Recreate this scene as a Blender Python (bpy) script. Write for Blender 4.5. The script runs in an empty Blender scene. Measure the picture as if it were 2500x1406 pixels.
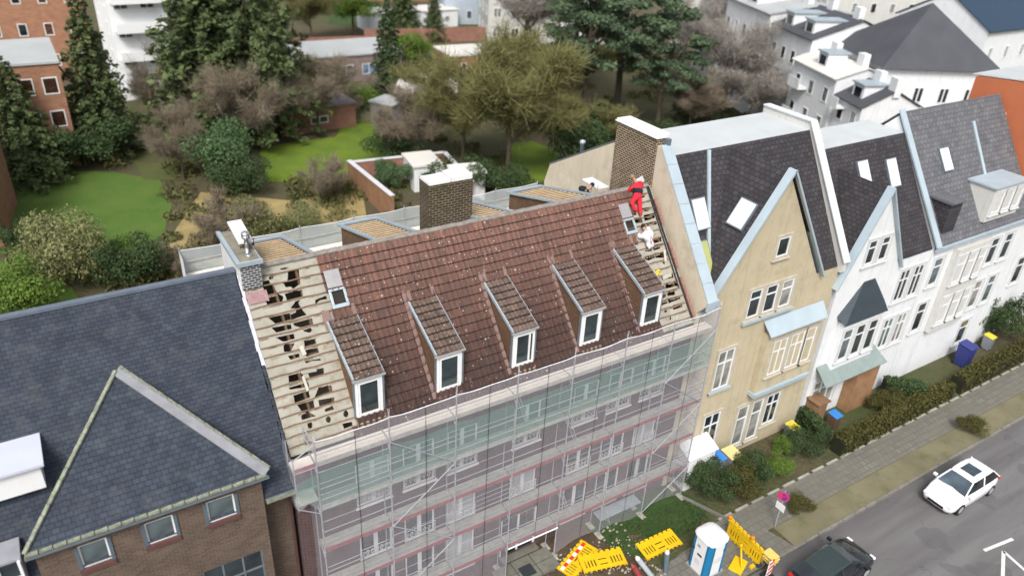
import bpy, math, random
import numpy as np
from mathutils import Vector, Matrix
R = math.radians
SC = bpy.context.scene
COL = SC.collection
# ---------------------------------------------------------------- camera
CP = np.array([-5.2205, -18.8648, 27.6904]); YAW, PIT, ROL, FPX = 0.5824, 0.5171, 0.0571, 1871.3
fw = np.array([math.sin(YAW)*math.cos(PIT), math.cos(YAW)*math.cos(PIT), -math.sin(PIT)])
r0 = np.array([math.cos(YAW), -math.sin(YAW), 0.0]); u0 = np.cross(r0, fw)
rt = r0*math.cos(ROL)+u0*math.sin(ROL); up = -r0*math.sin(ROL)+u0*math.cos(ROL)
cam = bpy.data.cameras.new('camera'); camo = bpy.data.objects.new('camera', cam); COL.objects.link(camo)
camo.matrix_world = Matrix(((rt[0], up[0], -fw[0], CP[0]), (rt[1], up[1], -fw[1], CP[1]), (rt[2], up[2], -fw[2], CP[2]), (0, 0, 0, 1)))
cam.sensor_width = 36; cam.lens = FPX/2500*36; cam.clip_end = 1500; cam.clip_start = 0.5
cam.dof.use_dof = True; cam.dof.focus_distance = 31.5; cam.dof.aperture_fstop = 0.21
SC.camera = camo
SC.render.resolution_x = 1024; SC.render.resolution_y = 575
# ---------------------------------------------------------------- world + sun (bright overcast)
w = bpy.data.worlds.new("World"); SC.world = w; w.use_nodes = True
nt = w.node_tree; bg = nt.nodes['Background']
sky = nt.nodes.new('ShaderNodeTexSky'); sky.sky_type = 'NISHITA'; sky.sun_disc = False
SUN_EL, SUN_AZ = R(50), R(219)     # azimuth clockwise from +y
sky.sun_elevation = SUN_EL; sky.sun_rotation = SUN_AZ; sky.air_density = 1.0; sky.dust_density = 4.0; sky.ozone_density = 1.0
hs = nt.nodes.new('ShaderNodeHueSaturation'); hs.inputs['Saturation'].default_value = 0.38
nt.links.new(sky.outputs[0], hs.inputs['Color']); nt.links.new(hs.outputs[0], bg.inputs['Color'])
bg.inputs['Strength'].default_value = 0.125
sl = bpy.data.lights.new('sun', 'SUN'); so = bpy.data.objects.new('sun', sl); COL.objects.link(so)
sl.energy = 1.7; sl.angle = R(17); sl.color = (1.0, 0.96, 0.90)
sdir = Vector((math.sin(SUN_AZ)*math.cos(SUN_EL), math.cos(SUN_AZ)*math.cos(SUN_EL), math.sin(SUN_EL)))
so.rotation_euler = sdir.to_track_quat('Z', 'Y').to_euler()
SC.view_settings.view_transform = 'Standard'; SC.view_settings.look = 'None'; SC.view_settings.gamma = 1
SC.view_settings.exposure = 0.60
try:
    SC.cycles.max_bounces = 6; SC.cycles.transparent_max_bounces = 24; SC.cycles.diffuse_bounces = 2; SC.cycles.glossy_bounces = 2
    SC.cycles.caustics_reflective = False; SC.cycles.caustics_refractive = False
except Exception: pass

# ---------------------------------------------------------------- node helpers
class NT:
    def __init__(s, m): s.t = m.node_tree; s.b = s.t.nodes.get('Principled BSDF')
    def n(s, ty, **k):
        nd = s.t.nodes.new('ShaderNode'+ty)
        for a, v in k.items(): setattr(nd, a, v)
        return nd
    def l(s, a, b): s.t.links.new(a, b)
    def math(s, op, a, b=None, clamp=False):
        nd = s.n('Math', operation=op, use_clamp=clamp)
        for i, v in enumerate((a, b)):
            if v is None: continue
            if isinstance(v, (int, float)): nd.inputs[i].default_value = v
            else: s.l(v, nd.inputs[i])
        return nd.outputs[0]
    def mix(s, f, a, b, bt='MIX'):
        nd = s.n('Mix', data_type='RGBA', blend_type=bt)
        for i, v in ((0, f), (6, a), (7, b)):
            if isinstance(v, (int, float)): nd.inputs[i].default_value = v
            elif isinstance(v, (tuple, list)): nd.inputs[i].default_value = tuple(v)+(1,) if len(v) == 3 else v
            else: s.l(v, nd.inputs[i])
        return nd.outputs[2]
    def coord(s, which='Object'): return s.n('TexCoord').outputs[which]
    def noise(s, vec, scale, detail=4, rough=.55):
        nd = s.n('TexNoise'); nd.inputs['Scale'].default_value = scale; nd.inputs['Detail'].default_value = detail; nd.inputs['Roughness'].default_value = rough
        s.l(vec, nd.inputs['Vector']); return nd.outputs['Fac']
    def ramp(s, f, lo, hi):
        nd = s.n('MapRange'); s.l(f, nd.inputs[0]); nd.inputs[1].default_value = lo; nd.inputs[2].default_value = hi; return nd.outputs[0]
    def bump(s, h, st, dist=.02):
        nd = s.n('Bump'); nd.inputs['Strength'].default_value = st; nd.inputs['Distance'].default_value = dist
        s.l(h, nd.inputs['Height']); s.l(nd.outputs[0], s.b.inputs['Normal'])
MC = {}
def newm(name):
    m = bpy.data.materials.new(name); m.use_nodes = True; return m, NT(m)
def pm(name, col, rough=.8, var=.18, scale=2.0, bump=.25, metal=0, dirt=None, dirtamt=.5, spec=.3, fine=25, streak=0):
    """plain painted / mineral surface with large and fine tone variation"""
    if name in MC: return MC[name]
    m, T = newm(name); c = T.coord()
    a = T.noise(c, scale, 5); f = T.noise(c, fine, 3)
    k = T.math('ADD', T.math('MULTIPLY', a, .65), T.math('MULTIPLY', f, .35))
    k = T.ramp(k, .3, .7)
    lo = tuple(x*(1-var) for x in col); hi = tuple(min(1, x*(1+var)) for x in col)
    o = T.mix(k, lo, hi)
    if dirt:
        d = T.ramp(T.noise(c, scale*1.7+.3, 6, .65), .52, .72)
        o = T.mix(T.math('MULTIPLY', d, dirtamt), o, dirt)
    if streak:
        mp = T.n('Mapping'); T.l(c, mp.inputs[0]); mp.inputs['Scale'].default_value = (3.2, 3.2, .22); sk = T.ramp(T.noise(mp.outputs[0], 1.0, 6, .7), .50, .74)
        o = T.mix(T.math('MULTIPLY', sk, streak), o, tuple(x*.55 for x in col))
    T.l(o, T.b.inputs['Base Color']); T.b.inputs['Roughness'].default_value = rough; T.b.inputs['Metallic'].default_value = metal
    T.b.inputs['Specular IOR Level'].default_value = spec
    if bump: T.bump(f, bump, .01)
    MC[name] = m; return m
def brickm(name, c1, c2, mortar, bw=.24, bh=.075, ms=.011, ang=0, kz=1.0, dirt=None, rough=.85, bump=.4, dirtamt=.6, bias=0):
    if name in MC: return MC[name]
    m, T = newm(name); c = T.coord()
    sp = T.n('SeparateXYZ'); T.l(c, sp.inputs[0])
    cb = T.n('CombineXYZ'); T.l(T.math('ADD', sp.outputs[0], sp.outputs[1]) if ang == 0 else (sp.outputs[0] if ang == 1 else sp.outputs[1]), cb.inputs[0])
    T.l(T.math('MULTIPLY', sp.outputs[2], kz), cb.inputs[1])
    b = T.n('TexBrick'); T.l(cb.outputs[0], b.inputs['Vector']); b.inputs['Scale'].default_value = 1
    b.inputs['Brick Width'].default_value = bw; b.inputs['Row Height'].default_value = bh; b.inputs['Mortar Size'].default_value = ms
    b.inputs['Mortar Smooth'].default_value = .2; b.inputs['Bias'].default_value = bias
    b.inputs['Color1'].default_value = (*c1, 1); b.inputs['Color2'].default_value = (*c2, 1); b.inputs['Mortar'].default_value = (*mortar, 1)
    a = T.ramp(T.noise(c, 1.3, 6, .6), .3, .7)
    o = T.mix(.6, b.outputs['Color'], T.mix(a, (.62, .62, .62), (1.15, 1.12, 1.1)), 'MULTIPLY')
    if dirt:
        d = T.ramp(T.noise(c, 2.3, 6, .65), .5, .68); o = T.mix(T.math('MULTIPLY', d, dirtamt), o, dirt)
    T.l(o, T.b.inputs['Base Color']); T.b.inputs['Roughness'].default_value = rough; T.b.inputs['Specular IOR Level'].default_value = .25
    h = T.math('ADD', T.math('MULTIPLY', b.outputs['Fac'], -1), T.math('MULTIPLY', T.noise(c, 30, 2), .4)); T.bump(h, bump, .012)
    MC[name] = m; return m
def glassm(name, col=(.02, .03, .035), rough=.06):
    if name in MC: return MC[name]
    m, T = newm(name); a = T.ramp(T.noise(T.coord(), .8, 2), .35, .65)
    T.l(T.mix(a, tuple(x*.5 for x in col), tuple(x*1.8 for x in col)), T.b.inputs['Base Color'])
    T.b.inputs['Roughness'].default_value = rough; T.b.inputs['Specular IOR Level'].default_value = .9; MC[name] = m; return m
def netm(name, col, alpha, fold=6):
    m, T = newm(name); c = T.coord()
    tr = T.n('BsdfTransparent'); df = T.n('BsdfDiffuse'); tl = T.n('BsdfTranslucent'); mx = T.n('MixShader'); m2 = T.n('MixShader')
    for d in (df, tl): d.inputs['Color'].default_value = (*col, 1)
    m2.inputs[0].default_value = .35; T.l(df.outputs[0], m2.inputs[1]); T.l(tl.outputs[0], m2.inputs[2])
    a = T.noise(c, fold*.25, 5, .6); mp = T.n('Mapping'); T.l(c, mp.inputs[0]); mp.inputs['Scale'].default_value = (9, 9, .35)
    b = T.noise(mp.outputs[0], 1.2, 3)
    f = T.math('ADD', T.math('MULTIPLY', T.math('ADD', a, b), .09), alpha-.09, True)
    T.l(f, mx.inputs[0]); T.l(tr.outputs[0], mx.inputs[1]); T.l(m2.outputs[0], mx.inputs[2])
    T.l(mx.outputs[0], T.t.nodes['Material Output'].inputs['Surface']); return m
# ---------------------------------------------------------------- mesh builder
class MB:
    def __init__(s): s.v = []; s.f = []; s.a = []
    def add(s, vs, fs, a=0.0):
        n = len(s.v); s.v += [tuple(map(float, p)) for p in vs]; s.f += [tuple(i+n for i in q) for q in fs]; s.a += [a]*len(fs); return s
    def box(s, x0, x1, y0, y1, z0, z1, a=0.0):
        v = [(x, y, z) for z in (z0, z1) for y in (y0, y1) for x in (x0, x1)]
        return s.add(v, [(0, 2, 3, 1), (4, 5, 7, 6), (0, 1, 5, 4), (2, 6, 7, 3), (0, 4, 6, 2), (1, 3, 7, 5)], a)
    def obox(s, c, ax, ay, az, a=0.0):   # centre and three half-axis vectors
        c, ax, ay, az = (np.array(q, float) for q in (c, ax, ay, az))
        v = [c+i*ax+j*ay+k*az for k in (-1, 1) for j in (-1, 1) for i in (-1, 1)]
        return s.add(v, [(0, 2, 3, 1), (4, 5, 7, 6), (0, 1, 5, 4), (2, 6, 7, 3), (0, 4, 6, 2), (1, 3, 7, 5)], a)
    def poly(s, pts, a=0.0): return s.add(pts, [tuple(range(len(pts)))], a)
    def prism(s, pts, d, a=0.0):
        n = len(pts); d = np.array(d, float); v = [np.array(p, float) for p in pts]; v = v+[p+d for p in v]
        return s.add(v, [tuple(range(n))[::-1], tuple(range(n, 2*n))]+[(i, (i+1) % n, (i+1) % n+n, i+n) for i in range(n)], a)
    def beam(s, p, q, w, h, upv=(0, 0, 1), a=0.0):
        p, q = np.array(p, float), np.array(q, float); d = q-p; L = np.linalg.norm(d); d = d/L
        x = np.cross(d, upv); n = np.linalg.norm(x); x = x/n if n > 1e-6 else np.array([1., 0, 0]); z = np.cross(x, d)
        return s.obox((p+q)/2, d*L/2, x*w/2, z*h/2, a)
    def tube(s, pts, r, n=6, closed=False, a=0.0):
        pts = [np.array(p, float) for p in pts]; rs = r if isinstance(r, (list, tuple)) else [r]*len(pts); V = []; F = []
        for i, p in enumerate(pts):
            d = pts[min(i+1, len(pts)-1)]-pts[max(i-1, 0)]; d = d/(np.linalg.norm(d)+1e-9)
            e = np.array([0, 0, 1.]) if abs(d[2]) < .9 else np.array([1., 0, 0]); x = np.cross(d, e); x /= np.linalg.norm(x); y = np.cross(d, x)
            for k in range(n):
                t = 2*math.pi*k/n; V.append(p+rs[i]*(math.cos(t)*x+math.sin(t)*y))
        for i in range(len(pts)-1):
            for k in range(n): F.append((i*n+k, i*n+(k+1) % n, (i+1)*n+(k+1) % n, (i+1)*n+k))
        F.append(tuple(range(n))[::-1]); F.append(tuple((len(pts)-1)*n+k for k in range(n)))
        return s.add(V, F, a)
    def lathe(s, c, prof, n=16, a=0.0):
        V = []; F = []; c = np.array(c, float)
        for r, z in prof:
            for k in range(n): t = 2*math.pi*k/n; V.append(c+(r*math.cos(t), r*math.sin(t), z))
        for i in range(len(prof)-1):
            for k in range(n): F.append((i*n+k, i*n+(k+1) % n, (i+1)*n+(k+1) % n, (i+1)*n+k))
        F.append(tuple(range(n))[::-1]); F.append(tuple((len(prof)-1)*n+k for k in range(n)))
        return s.add(V, F, a)
    def mesh(s, name, off=(0, 0, 0), smooth=False):
        me = bpy.data.meshes.new(name); o = np.array(off, float)
        me.from_pydata([tuple(np.array(p)-o) for p in s.v] if len(s.v) < 5000 else (np.array(s.v)-o).tolist(), [], s.f)
        if any(s.a):
            at = me.attributes.new('rnd', 'FLOAT', 'FACE'); at.data.foreach_set('value', s.a)
        if smooth: me.polygons.foreach_set('use_smooth', [True]*len(me.polygons))
        me.update(); return me
    def build(s, name, mat, parent=None, smooth=False, label=None, local=False, bevel=0):
        off = (0, 0, 0)
        if parent is not None and not local: off = rootloc(parent)
        me = s.mesh(name, off, smooth); me.materials.append(mat)
        o = bpy.data.objects.new(name, me); COL.objects.link(o)
        if parent is not None: o.parent = parent
        if label: o['label'] = label
        if bevel:
            b = o.modifiers.new('bevel', 'BEVEL'); b.width = bevel; b.segments = 2; b.limit_method = 'ANGLE'
        return o
def rootloc(o):
    p = np.zeros(3)
    while o is not None: p += np.array(o.location); o = o.parent
    return p
def tag(o, label, cat, group=None, kind=None):
    if label: o['label'] = label
    if cat: o['category'] = cat
    if group: o['group'] = group
    if kind: o['kind'] = kind
    return o
def thing(name, label, cat, loc=(0, 0, 0), rz=0, group=None):
    o = bpy.data.objects.new(name, None); COL.objects.link(o); o.location = loc; o.rotation_euler = (0, 0, rz); o.empty_display_size = .3
    return tag(o, label, cat, group)
def struct(o): o['kind'] = 'structure'; return o
def dup(o, parent=None, loc=None, rz=None, label=None, group=None, scale=None):
    c = o.copy(); COL.objects.link(c)
    if parent is not None: c.parent = parent
    if loc is not None: c.location = loc
    if rz is not None: c.rotation_euler = (0, 0, rz)
    if scale is not None: c.scale = scale if isinstance(scale, tuple) else (scale,)*3
    if label: c['label'] = label
    if group: c['group'] = group
    for ch in list(o.children): dup(ch, c)
    return c
def G(px, py, z=0.0):     # a point seen in the photograph, taken down to height z of the real place
    d = fw+(px-1250)/FPX*rt-(py-703)/FPX*up; return CP+d*(z-CP[2])/d[2]
# ---------------------------------------------------------------- colours
WHITE = pm('white_paint', (.78, .79, .80), .5, .06, bump=.05)
WHITEP = pm('white_plastic', (.80, .81, .82), .35, .03, bump=0)
ZINC = pm('zinc_sheet', (.42, .50, .55), .45, .12, 1.5, .08, .35)
ZINCD = pm('dark_zinc', (.20, .24, .28), .5, .15, 2, .1, .4)
GALV = pm('galvanised_steel', (.38, .40, .43), .5, .15, 6, .1, .25)
ALU = pm('aluminium', (.62, .63, .64), .4, .12, 3, .05, .5)
BLACK = pm('black_plastic', (.02, .02, .022), .5, .2)
DARKIN = pm('inside_shade', (.03, .026, .022), .9, .3)
GLASS = glassm('window_glass'); GLASSL = glassm('bright_glass', (.10, .13, .14))
RENDERB = pm('beige_render', (.60, .53, .42), .9, .10, .6, .3, dirt=(.38, .33, .25), dirtamt=.6, streak=.35)
BRICKH = brickm('purple_brick', (.125, .062, .065), (.07, .04, .045), (.17, .145, .14), dirt=(.12, .09, .09))
BRICKN = brickm('brown_brick', (.155, .105, .078), (.10, .066, .05), (.16, .14, .12), bw=.22, bh=.08)
BRICKC = brickm('chimney_brick', (.075, .05, .034), (.045, .03, .022), (.42, .34, .25), bw=.27, bh=.105, ms=.024, dirt=(.09, .085, .04), dirtamt=.7)
BRICKM = brickm('mossy_brick', (.06, .042, .03), (.035, .026, .02), (.22, .18, .13), bw=.27, bh=.105, ms=.018, dirt=(.05, .055, .022), dirtamt=.85)
BRICKR = brickm('red_brick', (.36, .14, .09), (.26, .09, .06), (.35, .28, .24))
BRICKK = brickm('black_brick', (.025, .028, .035), (.035, .038, .045), (.42, .43, .44), bw=.2, bh=.09, ms=.02)
TIMBER = pm('batten_timber', (.19, .125, .085), .85, .45, 3, .4, dirt=(.16, .12, .09))
TIMBERP = pm('pale_timber', (.55, .41, .25), .8, .25, 3, .3)
RAFTER = pm('rafter_timber', (.12, .075, .05), .9, .3, 2, .3)
BROWNW = brickm('brown_cladding', (.19, .115, .070), (.15, .09, .055), (.09, .055, .038), bw=.35, bh=.16, ms=.012)
SLATEN = brickm('blue_slate', (.054, .067, .092), (.037, .047, .066), (.024, .030, .044), bw=.20, bh=.13, ms=.009, ang=1, kz=1.3, bump=.8, dirt=(.085, .095, .10), dirtamt=.45)
SLATED = brickm('dark_slate', (.070, .066, .072), (.045, .042, .048), (.024, .022, .026), bw=.30, bh=.25, ms=.02, ang=1, kz=1.3)
SLATEX = brickm('dark_slate_side', (.070, .066, .072), (.045, .042, .048), (.024, .022, .026), bw=.30, bh=.25, ms=.02, ang=2, kz=1.3)
SLATEG = brickm('grey_slate', (.17, .175, .19), (.125, .13, .145), (.08, .08, .09), bw=.35, bh=.3, ms=.02, ang=1, kz=1.3)
# ================================================================ the house under repair
YE, ZE, YR, ZR = .8, 10.0, 4.95, 15.0
S = (ZR-ZE)/(YR-YE); LN = math.hypot(1, S)
NV = np.array([0, -S, 1])/LN; TV = np.array([0, 1, S])/LN
def RF(x, y, h=0.0): return np.array([x, y, ZE+S*(y-YE)])+h*NV
HB = thing('apartment_building', 'brick apartment house behind scaffolding with brown tiled roof half stripped to its battens', 'building', (8.5, 1.0, 0))
def wall_open(mb, x0, x1, z0, z1, y, ops, depth=.14):
    xs = sorted({x0, x1, *[o[0] for o in ops], *[o[1] for o in ops]}); zs = sorted({z0, z1, *[o[2] for o in ops], *[o[3] for o in ops]})
    for i in range(len(xs)-1):
        for j in range(len(zs)-1):
            cx, cz = (xs[i]+xs[i+1])/2, (zs[j]+zs[j+1])/2
            if any(o[0] < cx < o[1] and o[2] < cz < o[3] for o in ops): continue
            mb.poly([(xs[i], y, zs[j]), (xs[i+1], y, zs[j]), (xs[i+1], y, zs[j+1]), (xs[i], y, zs[j+1])])
    for a, b, c, d in ops:
        mb.poly([(a, y, c), (a, y+depth, c), (a, y+depth, d), (a, y, d)]); mb.poly([(b, y, c), (b, y, d), (b, y+depth, d), (b, y+depth, c)])
        mb.poly([(a, y, d), (a, y+depth, d), (b, y+depth, d), (b, y, d)]); mb.poly([(a, y, c), (b, y, c), (b, y+depth, c), (a, y+depth, c)])
WX = [(1.62, 2.95), (3.47, 4.78), (5.32, 6.65), (8.32, 9.62), (11.28, 12.6), (13.17, 14.5), (15.05, 16.37)]
ROWS = [(6.47, 8.52), (3.6, 5.65), (.72, 2.78)]
ops = [(a, b, c, d) for r, (c, d) in enumerate(ROWS) for k, (a, b) in enumerate(WX) if not (r == 2 and k == 3)]
door = (8.0, 9.9, .18, 2.5)
mb = MB(); wall_open(mb, -.6, 17.6, 0, 9.75, 1.0, ops+[door])
mb.poly([(-.6, 1.0, 0), (-.6, 12.4, 0), (-.6, 12.4, 10.6), (-.6, YR, ZR-.12), (-.6, .95, 9.85)])
mb.poly([(17.6, 1.0, 0), (17.6, 12.4, 0), (17.6, 12.4, 10.6), (17.6, YR, ZR-.12), (17.6, .95, 9.85)])
mb.poly([(-.6, 12.4, 0), (17.6, 12.4, 0), (17.6, 12.4, 10.5), (-.6, 12.4, 10.5)])
mb.build('wall', BRICKH, HB)
mb = MB(); mb.box(-.58, 17.58, 1.15, 12.38, 9.5, 9.62); mb.box(-.58, 17.58, 6.8, 6.9, 9.7, 13.6); mb.build('attic_floor', pm('attic_floor', (.26, .22, .18)), HB)
mb = MB()
for k, x in enumerate((2.4, 4.4, 7.3, 11, 15.6, 16.5)): mb.box(x, x+.5, 2.4+.5*(k % 3), 3.2+.5*(k % 3), 9.62, 9.9+.5*(k % 2))
mb.build('attic_clutter', pm('clutter', (.13, .18, .22), var=.5), HB)
# soffit, cornice and gutter at the eave
mb = MB(); mb.box(-.6, 17.6, .74, .998, 9.62, 9.74); mb.build('soffit', pm('cornice', (.5, .47, .42)), HB)
mb = MB(); n = 40
for i in range(8):
    t0, t1 = math.pi*(1+i/8), math.pi*(1+(i+1)/8)
    mb.poly([(-.6, .70+.075*math.cos(t0), 9.93+.075*math.sin(t0)), (17.6, .70+.075*math.cos(t0), 9.93+.075*math.sin(t0)), (17.6, .70+.075*math.cos(t1), 9.93+.075*math.sin(t1)), (-.6, .70+.075*math.cos(t1), 9.93+.075*math.sin(t1))])
mb.build('gutter', ZINCD, HB)
# --- windows: white two-leaf frames
def win_mesh(w, h, leaves=2, fr=.07, mull=.12, bar=None, dep=.07):
    f = MB(); g = MB()
    f.box(0, w, 0, dep, 0, fr); f.box(0, w, 0, dep, h-fr, h); f.box(0, fr, .001, dep-.001, fr, h-fr); f.box(w-fr, w, .001, dep-.001, fr, h-fr)
    for i in range(1, leaves): x = w*i/leaves; f.box(x-mull/2, x+mull/2, .002, dep-.002, fr, h-fr)
    if bar: f.box(fr, w-fr, .01, dep-.01, bar-.035, bar+.035)
    g.poly([(fr*.5, dep*.6, fr*.5), (w-fr*.5, dep*.6, fr*.5), (w-fr*.5, dep*.6, h-fr*.5), (fr*.5, dep*.6, h-fr*.5)])
    return f, g
WM = {}
def window(parent, p, w, h, rz=0, leaves=2, bar=None, gl=None, fm=None, fr=.07, name='window', mull=.12):
    key = (round(w, 2), round(h, 2), leaves, bar, fr, (gl or GLASS).name, (fm or WHITEP).name, mull)
    if key not in WM:
        f, g = win_mesh(w, h, leaves, fr, mull, bar); a = f.mesh('window'); a.materials.append(fm or WHITEP); b = g.mesh('pane'); b.materials.append(gl or GLASS); WM[key] = (a, b)
    a, b = WM[key]; o = bpy.data.objects.new(name, a); COL.objects.link(o); o.parent = parent
    q = np.array(p, float)-rootloc(parent) if parent.rotation_euler.z == 0 else np.array(p, float)
    o.location = q; o.rotation_euler = (0, 0, rz)
    g = bpy.data.objects.new('pane', b); COL.objects.link(g); g.parent = o
    return o
slat = MB()
for i in range(22): slat.obox((.66, .03, .06+i*.092), (.57, 0, 0), (0, .012, .018), (0, -.006, .034))
slatme = slat.mesh('shutter'); slatme.materials.append(pm('shutter_grey', (.42, .44, .45)))
sc = MB(); random.seed(5)
for i in range(7):
    x = .1+i*.19; pts = [(x+.075*math.cos(t)*(1-t/9), -.06, .36+.16*math.sin(t)*(1-t/14)) for t in np.linspace(0, 7, 14)]; sc.tube(pts, .013, 5)
for z in (.12, .62): sc.tube([(-.02, -.06, z), (1.34, -.06, z)], .014, 5)
for x in (0, .66, 1.32): sc.tube([(x, -.06, .05), (x, -.06, .64)], .014, 5)
scme = sc.mesh('railing'); scme.materials.append(WHITE)
sill = MB().box(-.06, 1.4, -.12, .1, -.06, 0).mesh('sill'); sill.materials.append(WHITE)
for r, (c, d) in enumerate(ROWS):
    for k, (a, b) in enumerate(WX):
        if r == 2 and k == 3: continue
        wo = window(HB, (a, 1.04, c), b-a, d-c, fr=.08, mull=.17)
        def sub(me, nm, loc=(0, 0, 0)):
            o = bpy.data.objects.new(nm, me); COL.objects.link(o); o.parent = wo; o.location = loc; return o
        sub(sill, 'sill')
        if r < 2: sub(scme, 'railing')
        if (r, k) in ((1, 2), (1, 3), (1, 6), (2, 2), (0, 0)): sub(slatme, 'shutter')
fr = MB(); fr.box(8.0, 9.9, 1.05, 1.12, 2.42, 2.5); fr.box(8.0, 8.1, 1.05, 1.12, .18, 2.42); fr.box(9.8, 9.9, 1.05, 1.12, .18, 2.42); fr.box(8.9, 9.0, 1.06, 1.12, .18, 2.42)
dr = fr.build('door', WHITEP, HB)
MB().poly([(8.05, 1.10, .18), (9.85, 1.10, .18), (9.85, 1.10, 2.45), (8.05, 1.10, 2.45)]).build('pane', GLASS, dr)
# --- roof covering: individually laid pantiles
DX = [(1.85, 2.85), (4.93, 5.95), (8.13, 9.12), (11.33, 12.33), (14.50, 15.52)]
GAUGE = (YR-YE)/19
TILE, T = newm('concrete_pantile'); c = T.coord(); sp = T.n('SeparateXYZ'); T.l(c, sp.inputs[0])
at = T.n('Attribute', attribute_name='rnd'); rnd = at.outputs['Fac']
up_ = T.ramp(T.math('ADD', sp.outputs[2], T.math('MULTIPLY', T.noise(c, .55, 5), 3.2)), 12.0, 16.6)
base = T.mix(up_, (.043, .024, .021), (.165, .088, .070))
base = T.mix(T.ramp(rnd, 0, 1), base, T.mix(1.0, base, (1.32, 1.25, 1.2), 'MULTIPLY'))
mp = T.n('Mapping'); T.l(c, mp.inputs[0]); mp.inputs['Scale'].default_value = (9, 1.2, 1.2)
stk = T.ramp(T.noise(mp.outputs[0], 1.0, 5, .6), .42, .66); base = T.mix(T.math('MULTIPLY', stk, .7), base, (.062, .046, .040))
pal = T.ramp(T.noise(mp.outputs[0], 2.3, 4, .6), .60, .74); lip_shade = T.math('GREATER_THAN', rnd, 1.5); fx = T.math('FRACT', T.math('DIVIDE', T.math('ADD', sp.outputs[0], 8.5-1.62-.028+.215*10), .215)); rib_highlight = T.math('LESS_THAN', T.math('ABSOLUTE', T.math('SUBTRACT', fx, .07)), .075); base = T.mix(T.math('MULTIPLY', T.math('MULTIPLY', rib_highlight, T.ramp(T.noise(c, 2.2, 4, .7), .42, .62)), .42), base, (.30, .19, .155)); base = T.mix(T.math('MULTIPLY', pal, .30), base, (.36, .25, .21))  # pale streak painted along each rib crest as its highlight
vo = T.n('TexVoronoi'); vo.inputs['Scale'].default_value = 7.5; T.l(c, vo.inputs['Vector'])
sel = T.n('SeparateColor'); T.l(vo.outputs['Color'], sel.inputs[0])
rad = T.math('MULTIPLY', sel.outputs[0], .30)
inn = T.math('LESS_THAN', vo.outputs['Distance'], rad); ring = T.math('GREATER_THAN', vo.outputs['Distance'], T.math('MULTIPLY', rad, T.math('MULTIPLY', sel.outputs[1], .8)))
prs = T.math('GREATER_THAN', T.math('ADD', T.math('MULTIPLY', T.noise(c, .9, 3), .75), T.math('MULTIPLY', sel.outputs[2], .5)), T.math('SUBTRACT', .74, T.math('MULTIPLY', up_, .16)))
lich = T.math('MULTIPLY', T.math('MULTIPLY', inn, ring), prs)
base = T.mix(T.math('MULTIPLY', lich, .75), base, (.50, .42, .35)); base = T.mix(lip_shade, base, (.016, .010, .009))  # last mix blackens the strips that paint the shade under tile lips
T.l(base, T.b.inputs['Base Color']); T.b.inputs['Roughness'].default_value = .8; T.b.inputs['Specular IOR Level'].default_value = .25; T.bump(T.noise(c, 40, 3), .35, .008)
MOSST, T = newm('lichened_pantile'); c = T.coord(); rnd = T.n('Attribute', attribute_name='rnd').outputs['Fac']
base = T.mix(T.ramp(T.noise(c, 3, 5), .3, .7), (.050, .032, .026), (.14, .092, .075)); base = T.mix(T.math('MULTIPLY', rnd, .5), base, (.19, .13, .105))
vo = T.n('TexVoronoi'); vo.inputs['Scale'].default_value = 9; T.l(c, vo.inputs['Vector']); sel = T.n('SeparateColor'); T.l(vo.outputs['Color'], sel.inputs[0])
l1 = T.math('LESS_THAN', vo.outputs['Distance'], T.math('MULTIPLY', sel.outputs[0], .36)); l2 = T.ramp(T.noise(c, 4, 5, .7), .50, .60)
base = T.mix(T.math('MULTIPLY', T.math('MULTIPLY', l1, l2), .85), base, (.52, .46, .34)); base = T.mix(T.math('MULTIPLY', T.ramp(T.noise(c, 14, 4, .7), .56, .68), .5), base, (.36, .30, .20)); base = T.mix(T.math('GREATER_THAN', rnd, 1.5), base, (.016, .010, .009))  # last mix: painted shade strips below the tile lips
T.l(base, T.b.inputs['Base Color']); T.b.inputs['Roughness'].default_value = .85; T.bump(T.noise(c, 40, 3), .4, .008)
PROF = [(0, .030), (.10, .042), (.22, .034), (.34, .010), (.62, .002), (.86, .008), (1.0, .027)]
def pantiles(mb, P, x0, x1, rows, tw, ok, hb=.045, jit=.004, shade_w=.019):
    """P(x, s, h): point at run s up the slope; rows: list of (s0, s1)"""
    rng = random.Random(int(x0*77)+len(rows))
    for k, (s0, s1) in enumerate(rows):
        i = 0; x = x0
        while x < x1-.02:
            xe = min(x+tw, x1)
            if ok((x+xe)/2, (s0+s1)/2):
                a = rng.random(); j = rng.uniform(-jit, jit); j2 = rng.uniform(-jit, jit); V = []
                for t, h in PROF:
                    X = x+t*(xe-x)
                    V += [P(X, s0-.035, hb+.066+h+j), P(X, s1+.01, hb+h+j2), P(X, s0-.030, hb+.046+h+j)]
                n = len(PROF)
                mb.add(V, [(3*m, 3*m+3, 3*m+4, 3*m+1) for m in range(n-1)]+[(3*m+2, 3*m+5, 3*m+3, 3*m) for m in range(n-1)], .05+.95*a)
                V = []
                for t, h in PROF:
                    X = x+t*(xe-x); V += [P(X, s0-.034, hb+.026+h), P(X, s0-.034-shade_w, hb+.024+h)]
                if k: mb.add(V, [(2*m, 2*m+2, 2*m+3, 2*m+1) for m in range(n-1)], 2.0)  # dark strip laid below each lip in place of its shadow
            x = xe; i += 1
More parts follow.
